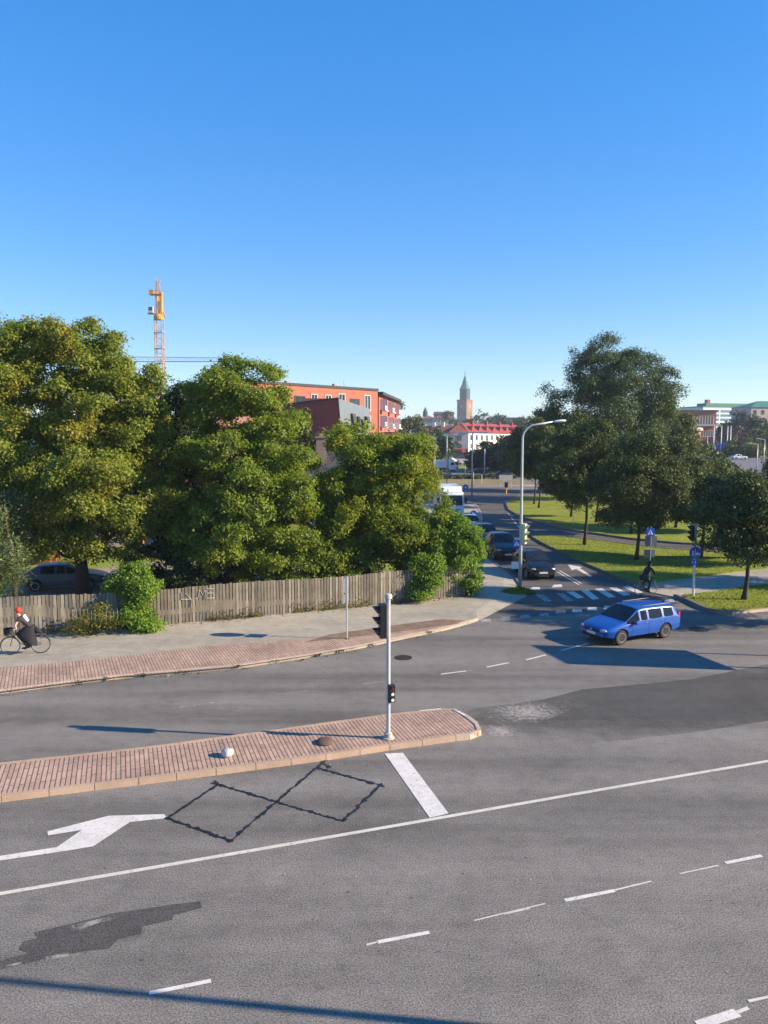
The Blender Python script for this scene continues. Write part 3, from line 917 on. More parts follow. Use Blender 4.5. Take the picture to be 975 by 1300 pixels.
# ================================================================== CARS
def split_mats(me, mats, names, parent):
    out = {}
    for mi, nm in enumerate(names):
        fs_all = [p for p in me.polygons if p.material_index == mi]
        for side in ((1, -1) if mi == 1 else (0,)):
          fs = [p for p in fs_all if side == 0 or p.center.y * side > 0]
          if not fs: continue
          out[nm] = _piece(me, fs, nm, mats[mi], parent)
    return out
def _piece(me, fs, nm, mat, parent):
    used = {}; vs = []; ff = []
    for p in fs:
        q = []
        for v in p.vertices:
            if v not in used: used[v] = len(vs); vs.append(me.vertices[v].co.copy())
            q.append(used[v])
        ff.append(q)
    m = bpy.data.meshes.new(nm); m.from_pydata(vs, [], ff); m.update()
    o = link(nm, m, mat, parent, smooth=True)
    try: m.set_sharp_from_angle(angle=R(50))
    except Exception: pass
    return o
M_BLACK2 = pmat('underbody_black', (.010, .010, .011), .8, .2, 12)
M_SEALA = pmat('side_window_seal', (.012, .013, .016), .95, .2, 12, spec=.05)
M_SEALB = pmat('window_seal', (.010, .011, .014), .5, .2, 12)
M_SEALC = pmat('window_seal_rear', (.010, .011, .014), .5, .2, 12)
def paint(name, col):
    return pmat('car_paint_' + name, col, .34, .05, 3, metallic=.1, spec=.5, coat=.35)

def car(label, cat, kind, paint_m, spec, loc, heading, group=None, taxi=False, nm='parked_car'):
    """stations: (x, w, zbelt, ztop, wtop)"""
    S = spec['st']; W = spec['W'] / 2; zb = spec.get('zb', .24)
    root = empty(nm, loc, heading, label, cat, group)
    rings = []
    for (x, w, zbelt, ztop, wt) in S:
        w = w * W; wt = wt * W
        lo = spec.get('lo', zb)
        if abs(x) > spec['L'] / 2 - .08: lo = zb + .08
        half = [(0, lo), (.8*w, lo), (.96*w, lo + .08), (w, .58), (.975*w, zbelt),
                (.975*w + (wt - .975*w) * .07, zbelt + (ztop - zbelt) * .10), (.975*w + (wt - .975*w) * .86, zbelt + (ztop - zbelt) * .88), (wt, ztop), (.5*wt, ztop + .03), (0, ztop + .04)]
        ring = [(x, y, z) for (y, z) in half] + [(x, -y, z) for (y, z) in reversed(half[1:-1])]
        rings.append(ring)
    n = len(rings[0]); vs = [v for r_ in rings for v in r_]; fs = []; mi = []
    def colkind(j):
        return j if j < 9 else 17 - j       # column index on the half ring
    for i in range(len(rings) - 1):
        xa = S[i][0]; xb = S[i+1][0]
        for j in range(n):
            fs.append((i*n + j, i*n + (j+1) % n, (i+1)*n + (j+1) % n, (i+1)*n + j))
            c_ = colkind(j); m_ = 0
            if c_ == 5 and i in spec['side']: m_ = 1
            if c_ in (7, 8) and i == spec['ws']: m_ = 2
            if c_ in (7, 8) and i == spec['rw']: m_ = 3
            if c_ in (0, 1): m_ = 4
            mi.append(m_)
    fs.append(tuple(range(n))); mi.append(0); fs.append(tuple((len(rings)-1)*n + k for k in reversed(range(n)))); mi.append(0)
    me = bpy.data.meshes.new('body'); me.from_pydata(vs, [], fs); me.update()
    names = ['body', 'window_seal', 'window_seal', 'window_seal', 'underbody']
    mats = [paint_m, M_SEALA, M_SEALB, M_SEALC, M_BLACK2]
    # flat panes set into the seals
    cage = {1: [], 2: [], 3: []}
    for f_, m_ in zip(fs, mi):
        if m_ in cage: cage[m_].append([Vector(vs[q]) for q in f_])
    def pane(nm_, quads, inset, off):
        allv = [v for q in quads for v in q]
        cen = sum(allv, Vector()) / len(allv)
        nrm = Vector()
        for q in quads: nrm += (q[2] - q[0]).cross(q[3] - q[1]).normalized()
        nrm.normalize()
        if nrm.dot(cen - Vector((cen.x * .5, 0, .8))) < 0: nrm = -nrm
        V_ = []; F_ = []; key = {}
        for q in quads:
            ids = []
            for v in q:
                k_ = tuple(round(c, 4) for c in v)
                if k_ not in key:
                    key[k_] = len(V_)
                    d_ = v - cen; V_.append(cen + d_ * (1 - inset / max(.05, d_.length)) + nrm * off)
                ids.append(key[k_])
            F_.append(ids)
        m_ = bpy.data.meshes.new(nm_); m_.from_pydata([tuple(v) for v in V_], [], F_); m_.update()
        bm = bmesh.new(); bm.from_mesh(m_); bmesh.ops.recalc_face_normals(bm, faces=bm.faces)
        bmesh.ops.solidify(bm, geom=bm.faces[:], thickness=.006); bm.to_mesh(m_); bm.free()
        o_ = link(nm_, m_, M_CGLASS, root, smooth=True)
        m_.set_sharp_from_angle(angle=R(25))
        return o_
    for q in cage[1]: pane('side_window', [q], .035, .010)
    pane('windscreen', cage[2], .04, .012); pane('rear_window', cage[3], .05, .012)
    for m_ in mats:
        me.materials.append(m_)
    me.polygons.foreach_set('material_index', mi)
    bm = bmesh.new(); bm.from_mesh(me)
    cl = bm.edges.layers.float.get('crease_edge') or bm.edges.layers.float.new('crease_edge')
    for e in bm.edges:
        ks = {f.material_index for f in e.link_faces}
        if len(ks) > 1: e[cl] = 1.0
        a, b = e.verts
        if abs(a.co.x - b.co.x) > .05 and min(a.co.z, b.co.z) > .55 and max(a.co.z, b.co.z) < 1.02 and abs(a.co.y) > W * .85: e[cl] = max(e[cl], .45)
    bmesh.ops.recalc_face_normals(bm, faces=bm.faces)
    bm.to_mesh(me); bm.free()
    tmp = bpy.data.objects.new('tmp', me); COL.objects.link(tmp)
    su = tmp.modifiers.new('s', 'SUBSURF'); su.levels = 2; su.render_levels = 2
    wr = spec.get('wr', .31)
    cut = MB()
    for wx in spec['wheels']:
        cut.lathe([(wr + .055, -W - .3), (wr + .055, W + .3)], n=28, axis='Y', c=(wx, 0, wr + .01))
    cme = bpy.data.meshes.new('c'); cme.from_pydata(cut.v, [], cut.f)
    for m_ in mats: cme.materials.append(m_)
    cme.polygons.foreach_set('material_index', [4] * len(cme.polygons))
    bm = bmesh.new(); bm.from_mesh(cme); bmesh.ops.recalc_face_normals(bm, faces=bm.faces); bm.to_mesh(cme); bm.free()
    cob = bpy.data.objects.new('c', cme); COL.objects.link(cob)
    bo = tmp.modifiers.new('b', 'BOOLEAN'); bo.operation = 'DIFFERENCE'; bo.object = cob; bo.solver = 'EXACT'
    dg = bpy.context.evaluated_depsgraph_get(); dg.update()
    ev = bpy.data.meshes.new_from_object(tmp.evaluated_get(dg))
    bpy.data.objects.remove(tmp); bpy.data.objects.remove(cob)
    parts = split_mats(ev, mats, names, root)
    from mathutils.bvhtree import BVHTree
    bmx = bmesh.new(); bmx.from_mesh(ev); bvh = BVHTree.FromBMesh(bmx); bmx.free()
    def hit(o_, d_, dflt):
        h_ = bvh.ray_cast(Vector(o_), Vector(d_))
        return h_[0] if h_[0] is not None else Vector(dflt)
    # wheels
    for wx in spec['wheels']:
        for sgn in (1, -1):
            y = sgn * (W - .13)
            t = MB(); t.lathe([(wr*.62, -.095), (wr*.93, -.10), (wr, -.07), (wr, .07), (wr*.93, .10), (wr*.62, .095)], n=28, axis='Y')
            o = t.build('wheel', M_RUBBER, root, smooth=True); o.location = (wx, y, wr)
            r_ = MB(); r_.lathe([(.001, 0), (wr*.18, 0), (wr*.22, .012), (wr*.56, .005), (wr*.64, .03), (wr*.64, .05), (wr*.58, .05), (wr*.5, -.0), (.001, -.02)], n=20, axis='Y')
            for k in range(spec.get('spokes', 0)):
                a = 2*math.pi*k/spec['spokes']
                r_.bar((math.cos(a)*wr*.14, 0, math.sin(a)*wr*.14), (math.cos(a)*wr*.58, 0, math.sin(a)*wr*.58), .035, .02, up=(0, 1, 0))
            q = r_.build('rim', spec.get('rim', M_MGREY), o, smooth=True); q.location = (0, sgn * .06, 0)
            if sgn > 0: q.rotation_euler = (0, 0, math.pi)
    L2 = spec['L'] / 2
    # lamps
    for sgn in (1, -1):
        hl = MB(); hl.lathe([(.001, -.5), (.6, -.42), (.95, 0), (.6, .42), (.001, .5)], n=12, axis='X', M=Matrix.Translation((0,0,0)) @ Matrix.Rotation(R(90), 4, 'Y'))
        o = hl.build('headlight', M_HEADL, root, smooth='all')
        o.scale = (.055, .165, .07); o.location = hit((L2 + 1, sgn * W * .70, spec.get('hz', .66)), (-1, 0, 0), (L2 - .2, sgn * W * .7, .66)) + Vector((-.01, 0, 0)); o.rotation_euler = (0, R(-18), sgn * R(24))
        tl = MB(); tl.box((0, 0, 0), (.14, .12, spec.get('tlh', .36)))
        o = tl.build('tail_light', M_TAIL, root, bevel=.03, smooth=True); o.location = hit((-L2 - 1, sgn * W * .80, spec.get('tz', .84)), (1, 0, 0), (-L2 + .1, sgn * W * .8, .84)) + Vector((.03, 0, 0)); o.rotation_euler = (0, 0, sgn * R(14))
        mi_ = MB(); mi_.box((0, 0, 0), (.11, .2, .13)); o = mi_.build('mirror', paint_m, root, bevel=.03, smooth=True)
        o.location = (spec['mx'], sgn * (W + .06), S[spec['ws']][2] + .06)
        # seams, handles, sill trim
    g = MB(); g.box((0, 0, 0), (.05, W * .95, .10)); o = g.build('grille', M_BLACK, root, bevel=.01); o.location = hit((L2 + 1, 0, spec.get('gz', .62)), (-1, 0, 0), (L2 - .03, 0, .6))
    g = MB(); g.box((0, 0, 0), (.04, W * 1.25, .13)); o = g.build('air_intake', M_BLACK, root, bevel=.02); o.location = hit((L2 + 1, 0, .36), (-1, 0, 0), (L2 - .06, 0, .36))
    g = MB(); g.lathe([(.001, 0), (.05, 0), (.045, .02), (.001, .02)], n=14, axis='X'); o = g.build('badge', M_CHROME, root, smooth=True); o.location = hit((L2 + 1, 0, spec.get('gz', .62) + .01), (-1, 0, 0), (L2, 0, .6)) + Vector((.022, 0, 0))
    g = MB(); g.box((0, 0, 0), (.02, .5, .11)); o = g.build('licence_plate', M_PLATE, root); o.location = hit((L2 + 1, 0, .47), (-1, 0, 0), (L2, 0, .47)) + Vector((.012, 0, 0))
    g = MB(); g.box((0, 0, 0), (.02, .5, .11)); o = g.build('licence_plate', M_PLATE, root); o.location = hit((-L2 - 1, 0, .62), (1, 0, 0), (-L2, 0, .62)) + Vector((-.012, 0, 0))
    for sgn in (1, -1):
        for hx in spec['handles']:
            g = MB(); g.box((0, 0, 0), (.16, .035, .025)); o = g.build('door_handle', paint_m if not taxi else M_CHROME, root, bevel=.006); o.location = hit((hx, sgn * 3, .80), (0, -sgn, 0), (hx, sgn * W, .8))
        for sx in spec['seams']:
            g = MB()
            zs_ = [.32 + .06 * k for k in range(10)]
            pts_ = [hit((sx, sgn * 3, z_), (0, -sgn, 0), (sx, sgn * W, z_)) for z_ in zs_]
            g.tube(pts_, .007, 5); g.build('door_seam', M_BLACK, root)
        if spec.get('rails'):
            g = MB(); g.tube([(.0, 0, 0), (-.08, 0, .05), (-1.6, 0, .04), (-1.7, 0, 0)], .016, 8); o = g.build('roof_rail', M_BLACK, root, smooth=True)
            o.location = (spec['rails'], sgn * W * .64, S[spec['ws'] + 2][3] + .0)
    for sgn in (.5, -.35):
        g = MB(); g.bar((0, 0, 0), (-.05, .52, .03), .02, .02); o = g.build('wiper', M_BLACK, root); o.location = (S[spec['ws']][0] + .02, sgn * W * .8 - .1, S[spec['ws']][3] + .05)
    # seats and dash seen through the glass
    return root

WAGON = dict(L=4.36, W=1.76, wr=.315, wheels=(1.30, -1.24), ws=4, rw=12, side=(4, 6, 8, 10), mx=.62, handles=(-.12, -.98), seams=(.72, -.22, -1.1), rails=-.05, hz=.66, tz=.86, tlh=.42, rim=M_MGREY, spokes=6,
    st=[(2.18, .66, .60, .64, .60), (2.10, .86, .66, .72, .74), (1.7, .98, .74, .84, .84), (1.1, 1.0, .82, .945, .86), (1.0, 1.0, .84, .965, .86),
        (.28, 1.0, .90, 1.42, .78), (.2, 1.0, .90, 1.44, .78), (-.17, 1.0, .91, 1.455, .78), (-.26, 1.0, .91, 1.455, .78), (-1.04, 1.0, .92, 1.44, .78), (-1.13, 1.0, .92, 1.435, .78),
        (-1.72, .98, .93, 1.40, .78), (-1.84, .97, .93, 1.38, .76), (-2.10, .94, .90, .98, .80), (-2.17, .90, .82, .90, .80), (-2.18, .86, .70, .78, .76)])
HATCH = dict(L=4.15, W=1.76, wr=.315, wheels=(1.28, -1.24), ws=4, rw=10, side=(4, 6, 8), mx=.68, handles=(-.12, -.98), seams=(.72, -.22, -1.1), hz=.68, tz=.92, tlh=.3, rim=M_LGREY, spokes=7,
    st=[(2.08, .62, .60, .66, .56), (2.0, .86, .68, .75, .74), (1.6, .98, .78, .88, .84), (1.15, 1.0, .86, .985, .86), (1.05, 1.0, .88, 1.01, .86),
        (.2, 1.0, .94, 1.46, .66), (.12, 1.0, .94, 1.48, .67), (-.25, 1.0, .95, 1.50, .68), (-.34, 1.0, .95, 1.50, .68), (-1.25, .99, .97, 1.45, .66), (-1.55, .97, .98, 1.40, .64),
        (-1.98, .93, .96, 1.02, .78), (-2.06, .9, .86, .93, .78), (-2.075, .84, .7, .78, .74)])
def scaled(sp_, fx=1, fz=1, W=None):
    d = dict(sp_)
    d['st'] = [(x * fx, w, zb * fz, zt * fz, wt) for (x, w, zb, zt, wt) in sp_['st']]
    d['L'] = sp_['L'] * fx; d['wheels'] = tuple(w * fx for w in sp_['wheels']); d['mx'] = sp_['mx'] * fx
    d['hz'] = sp_['hz'] * fz; d['tz'] = sp_['tz'] * fz
    d['gz'] = .62 * fz
    if W: d['W'] = W
    return d
SUV = scaled(HATCH, 1.06, 1.13, 1.84); SUV['wr'] = .35
SEDAN = dict(L=4.6, W=1.8, wr=.32, wheels=(1.38, -1.30), ws=4, rw=10, side=(4, 6, 8), mx=.7, handles=(-.12, -.98), seams=(.75, -.2, -1.1), hz=.66, tz=.84, tlh=.16, rim=M_LGREY, spokes=7,
    st=[(2.30, .62, .60, .64, .56), (2.22, .86, .66, .72, .74), (1.8, .98, .75, .84, .84), (1.2, 1.0, .83, .94, .86), (1.1, 1.0, .85, .96, .86),
        (.3, 1.0, .9, 1.38, .66), (.2, 1.0, .9, 1.40, .67), (-.2, 1.0, .91, 1.42, .68), (-.3, 1.0, .91, 1.42, .68), (-1.05, .99, .92, 1.38, .66), (-1.2, .98, .92, 1.35, .64),
        (-1.75, .97, .94, 1.0, .78), (-2.2, .93, .9, .96, .78), (-2.29, .86, .72, .84, .74)])

# the blue estate
phi = R(27)
mid = (P(787, 817) + P(843.5, 811)) / 2
cc = mid + Vector((-math.sin(phi), math.cos(phi), 0)) * .74
car('bright blue estate car turning on the junction', 'car', 'wagon', paint('blue', (.004, .075, .36)), scaled(WAGON, .975, .96), (cc.x, cc.y, .004), math.pi + phi, nm='estate_car')
hd1 = math.atan2(-22, 2.2)
def front_at(px, py, half, head):
    p = P(px, py); return (p.x - math.cos(head) * half, p.y - math.sin(head) * half, .008)
car('black hatchback with glossy headlamps, first in the queue at the crossing', 'car', 'h', paint('black', (.006, .007, .010)), scaled(HATCH, 1, 1.0), front_at(689.5, 737, 2.0, hd1), hd1, 'cars queuing in the side street', nm='hatchback')  # headlamps are reflecting glass without any glow
hd2 = math.atan2(-22, 1.4)
car('dark brown grey tall car, second in the queue behind the lamp post', 'car', 's', paint('brown', (.014, .013, .015)), SUV, front_at(645, 712.5, 2.1, hd2), hd2, 'cars queuing in the side street', nm='crossover_car')
car('dark blue hatchback, third in the queue just right of the bush', 'car', 'h', paint('navy', (.008, .025, .075)), scaled(HATCH, 1.02, 1.06), front_at(622.5, 695, 2.1, hd2), hd2, 'cars queuing in the side street', nm='hatchback')
hd3 = math.atan2(-22, .2)
car('pale green grey car half hidden between the bush and the truck', 'car', 'h', paint('sage', (.22, .28, .27)), scaled(HATCH, .98, 1.0), front_at(600, 678, 2.0, hd3), hd3, 'cars queuing in the side street', nm='hatchback')
car('dark purple car driving along the far cross road', 'car', 'w', paint('purple', (.03, .02, .07)), scaled(WAGON, .95, 1), (P(607, 603).x, 178, .004), math.pi, 'cars on the far cross road', nm='estate_car')
car('dark blue car on the far cross road, partly behind trees', 'car', 's', paint('dark_navy', (.015, .025, .09)), SEDAN, (P(643, 608).x, 166, .004), math.pi, 'cars on the far cross road', nm='saloon_car')
car('small dark red car on the plaza before the shops', 'car', 'h', paint('maroon', (.14, .015, .03)), HATCH, (P(575, 590).x, 268, .02), R(200), nm='hatchback')
car('silver white car driving away on the avenue beyond the trees', 'car', 'h', paint('silver', (.55, .56, .58)), SEDAN, (A(938, 577, 208).x, 208, zav(208)+.03), R(10), 'cars on the avenue', nm='saloon_car')
car('dark blue grey car at the right edge on the avenue', 'car', 'h', paint('slate', (.05, .07, .12)), SUV, (A(979, 588, 152).x, 152, zav(152)+.03), R(40), 'cars on the avenue', nm='crossover_car')
car('dark red car low behind the trees beside the blue truck', 'car', 'h', paint('wine', (.16, .02, .03)), HATCH, (A(904, 578, 215).x, 215, .02), R(160), nm='hatchback')

# cars in the yard behind the fence
car('old grey blue car in the yard behind the fence by the leaning trunk', 'car', 'h', paint('greyblue', (.08, .12, .16)), SEDAN, (A(86, 750, 42).x, 41.5, .13), R(14), nm='saloon_car')
car('deep blue car in the yard behind the twin trunks', 'car', 'h', paint('royal', (.02, .05, .35)), HATCH, (A(272, 750, 42.5).x, 42.5, .13), R(200), nm='hatchback')

# ---- trucks
def truck(label, loc, head, cabm, boxm, L=7.5, hh=3.4, nm='truck', group=None):
    root = empty(nm, loc, head, label, 'truck', group)
    cab = MB(); W = 1.22
    prof = [(L/2, .45), (L/2 + .05, 1.1), (L/2 - .02, 1.55), (L/2 - .32, 2.75), (L/2 - .5, 2.9), (L/2 - 1.9, 2.95), (L/2 - 1.9, .45)]
    n = len(prof)
    cab.add([(x, W, z) for x, z in prof] + [(x, -W, z) for x, z in prof], [tuple(range(n)), tuple(reversed(range(n, 2*n)))] + [(i, n+i, n+(i+1)%n, (i+1)%n) for i in range(n)])
    cab.build('cab', cabm, root, bevel=.05, smooth=True)
    ws = MB(); 
    ws.add([(L/2 + .0, 1.08, 1.6), (L/2 + .0, -1.08, 1.6), (L/2 - .27, -1.05, 2.62), (L/2 - .27, 1.05, 2.62), (L/2 - .04, 1.08, 1.6), (L/2 - .04, -1.08, 1.6), (L/2 - .31, -1.05, 2.62), (L/2 - .31, 1.05, 2.62)], [(0,1,2,3),(7,6,5,4),(0,4,5,1),(1,5,6,2),(2,6,7,3),(3,7,4,0)])
    ws.build('windscreen', M_CGLASS, root)
    fd_ = MB(); fd_.add([(L/2-.45, 1.1, 2.9), (L/2-.45, -1.1, 2.9), (L/2-1.3, -1.1, 3.45), (L/2-1.3, 1.1, 3.45), (L/2-1.85, 1.1, 2.9), (L/2-1.85, -1.1, 2.9), (L/2-1.85, -1.1, 3.45), (L/2-1.85, 1.1, 3.45)], [(0,1,2,3),(3,2,6,7),(0,3,7,4),(1,5,6,2),(4,7,6,5)])
    fd_.build('roof_spoiler', cabm, root)
    bx_ = MB(); bx_.box((-1.15, 0, .95 + (hh - .95) / 2), (L - 2.6, 2.5, hh - .95)); bx_.build('cargo_box', boxm, root, bevel=.03)
    ch = MB(); ch.box((-.5, 0, .72), (L - 1.2, 1.0, .3)); ch.build('chassis', M_BLACK, root)
    g = MB()
    for z in (.75, .95, 1.15): g.box((L/2 + .05, 0, z), (.03, 1.5, .1))
    g.build('grille', M_BLACK, root)
    g = MB(); g.box((L/2 + .03, 0, .42), (.14, 2.4, .26)); g.build('bumper', M_LGREY, root, bevel=.03)
    for s_ in (1, -1):
        g = MB(); g.box((L/2 + .085, s_ * .9, .5), (.04, .34, .16)); g.build('headlight', M_HEADL, root)
        g = MB(); g.box((L/2 - .15, s_ * 1.42, 2.1), (.12, .22, .55)); g.bar((L/2 - .15, s_*1.2, 2.35), (L/2 - .15, s_*1.42, 2.35), .03); g.build('mirror', M_BLACK, root)
        g = MB(); g.box((L/2 - .9, s_ * 1.222, 2.0), (.9, .02, .7)); g.build('side_window', M_CGLASS, root)
        for wx in (L/2 - 1.0, -L/2 + 1.4):
            g = MB(); g.lathe([(.3, -.14), (.48, -.14), (.5, -.1), (.5, .1), (.48, .14), (.3, .14)], n=20, axis='Y'); o = g.build('wheel', M_RUBBER, root, smooth=True); o.location = (wx, s_ * 1.06, .5)
            g = MB(); g.lathe([(.001, -.06), (.2, -.1), (.3, .08), (.3, .1), (.001, .1)], n=14, axis='Y'); g.build('rim', M_LGREY, o, smooth=True)
    return root
M_TWHITE = pmat('truck_white', (.72, .75, .76), .35, .06, 2, spec=.5, coat=.4)
tp = P(577, 661.5)
truck('white truck with a roof spoiler at the end of the queue', (tp.x - .35, tp.y + 3.8, .008), math.atan2(-22, .6), M_TWHITE, pmat('truck_box_blue', (.45, .55, .62), .5, .05, 1))
truck('blue box truck parked far off beside the flagpoles', (A(914, 575, 250).x, 250, zav(250) - .6), R(172), pmat('truck_cab_blue', (.02, .07, .35), .4, .05, 1), pmat('truck_box_royal', (.03, .12, .62), .5, .05, 1), L=6.6, hh=3.9)
# white van at the far junction
vr = truck('white van with a tall body at the far junction left of the grass', (P(560, 597).x + .6, 196, .01), R(-20), M_TWHITE, M_TWHITE, L=6.2, hh=2.9, nm='van')
vr['category'] = 'van'

# ================================================================== BICYCLES AND RIDERS
def bicycle(loc, head, label, frame_m, basket=True):
    root = empty('bicycle', loc, head, label, 'bicycle')
    for wx in (-.53, .55):
        t = MB(); n = 32; rr_ = .345
        pts = [(math.cos(2*math.pi*k/n)*rr_, 0, math.sin(2*math.pi*k/n)*rr_) for k in range(n + 1)]
        t.tube(pts, .016, 6, cap=False)
        o = t.build('wheel', M_RUBBER, root, smooth='all'); o.location = (wx, 0, .36)
        s_ = MB()
        for k in range(14):
            a = 2*math.pi*k/14; s_.bar((0, .02*(-1)**k, 0), (math.cos(a)*.335, 0, math.sin(a)*.335), .003)
        pts = [(math.cos(2*math.pi*k/n)*.325, 0, math.sin(2*math.pi*k/n)*.325) for k in range(n + 1)]
        s_.tube(pts, .009, 5, cap=False); s_.cyl((0, -.04, 0), (0, .04, 0), .02, 8)
        s_.build('rim', M_CHROME, o)
        m_ = MB(); pts = [(math.cos(R(a))*.375, 0, math.sin(R(a))*.375) for a in (range(20, 175, 12) if wx < 0 else range(0, 130, 12))]
        m_.tube(pts, .014, 6); q = m_.build('mudguard', frame_m, root, smooth='all'); q.location = (wx, 0, .36)
    f = MB(); bb = (-.08, 0, .30)
    f.tube([(.42, 0, .86), (.39, 0, .93)], .02, 8); f.tube([(.55, 0, .36), (.46, 0, .68), (.385, 0, .95)], .014, 8)
    f.tube([(.43, 0, .78), (.22, 0, .45), bb], .017, 8); f.tube([(.42, 0, .86), (.15, 0, .62), (-.17, 0, .55)], .015, 8)
    f.tube([bb, (-.24, 0, .86)], .015, 8)
    for s_ in (.05, -.05):
        f.tube([bb, (-.53, s_, .36)], .009, 6); f.tube([(-.20, 0, .70), (-.53, s_, .36)], .008, 6)
    f.build('frame', frame_m, root, smooth='all')
    h = MB(); h.tube([(.385, 0, .93), (.37, 0, 1.03)], .012, 8); h.tube([(.24, -.27, 1.03), (.36, -.24, 1.05), (.40, -.1, 1.03), (.38, 0, 1.03), (.40, .1, 1.03), (.36, .24, 1.05), (.24, .27, 1.03)], .012, 8)
    h.build('handlebar', M_CHROME, root, smooth='all')
    s_ = MB(); s_.add([(-.36, .09, .90), (-.36, -.09, .90), (-.12, -.02, .90), (-.12, .02, .90), (-.36, .08, .94), (-.36, -.08, .94), (-.11, -.015, .925), (-.11, .015, .925)], [(0,1,2,3),(7,6,5,4),(0,4,5,1),(1,5,6,2),(2,6,7,3),(3,7,4,0)])
    s_.build('saddle', M_BLACK, root, bevel=.01)
    r_ = MB(); r_.bar((-.26, .06, .76), (-.72, .06, .76), .012); r_.bar((-.26, -.06, .76), (-.72, -.06, .76), .012); r_.bar((-.6, .06, .76), (-.53, .06, .36), .01); r_.bar((-.6, -.06, .76), (-.53, -.06, .36), .01)
    for k in range(4): r_.bar((-.34 - k*.11, -.06, .76), (-.34 - k*.11, .06, .76), .01)
    r_.build('carrier', M_CHROME, root)
    c_ = MB(); c_.lathe([(.001, -.01), (.09, -.01), (.09, .01), (.001, .01)], n=18, axis='Y', c=(bb[0], -.05, bb[2]))
    c_.bar((bb[0], -.07, bb[2]), (bb[0] + .12, -.07, bb[2] - .12), .02); c_.bar((bb[0], .07, bb[2]), (bb[0] - .12, .07, bb[2] + .12), .02)
    c_.box((bb[0] + .12, -.11, bb[2] - .12), (.09, .08, .02)); c_.box((bb[0] - .12, .11, bb[2] + .12), (.09, .08, .02))
    c_.build('pedals', M_BLACK, root)
    if basket:
        b_ = MB(); b_.lathe([(.001, 0), (.14, 0), (.18, .25), (.17, .25), (.135, .01), (.001, .01)], n=12, c=(.60, 0, .80)); b_.build('basket', pmat('dark_wicker', (.02, .02, .022), .9, .4, 20), root)
    l_ = MB(); l_.lathe([(.001, 0), (.03, .01), (.035, .05), (.001, .055)], n=10, axis='X', c=(.62, 0, .75)); l_.build('lamp', M_CHROME, root, smooth=True)
    l_ = MB(); l_.box((-.73, 0, .72), (.03, .06, .05)); l_.build('reflector', M_TAIL, root)
    return root

def skin_mesh(name, V, E, mat, parent=None, sub=1, root=0):
    me = bpy.data.meshes.new(name); me.from_pydata([v[0] for v in V], E, [])
    tmp = bpy.data.objects.new('tmp', me); COL.objects.link(tmp)
    tmp.modifiers.new('k', 'SKIN').use_smooth_shade = True
    if not me.skin_vertices: me.attributes.new('skin_vertices', 'FLOAT', 'POINT')
    for i, v in enumerate(V):
        r_ = v[1] if isinstance(v[1], tuple) else (v[1], v[1])
        me.skin_vertices[0].data[i].radius = r_
        me.skin_vertices[0].data[i].use_root = (i == root)
    s_ = tmp.modifiers.new('s', 'SUBSURF'); s_.levels = sub; s_.render_levels = sub
    dg = bpy.context.evaluated_depsgraph_get(); dg.update()
    ev = bpy.data.meshes.new_from_object(tmp.evaluated_get(dg)); ev.name = name
    bpy.data.objects.remove(tmp)
    ev.materials.clear()
    return link(name, ev, mat, parent, smooth=True)
M_SKIN = pmat('skin', (.56, .34, .25), .55, .08, 12)
M_SKIN2 = pmat('skin_tan', (.40, .24, .17), .55, .08, 12)

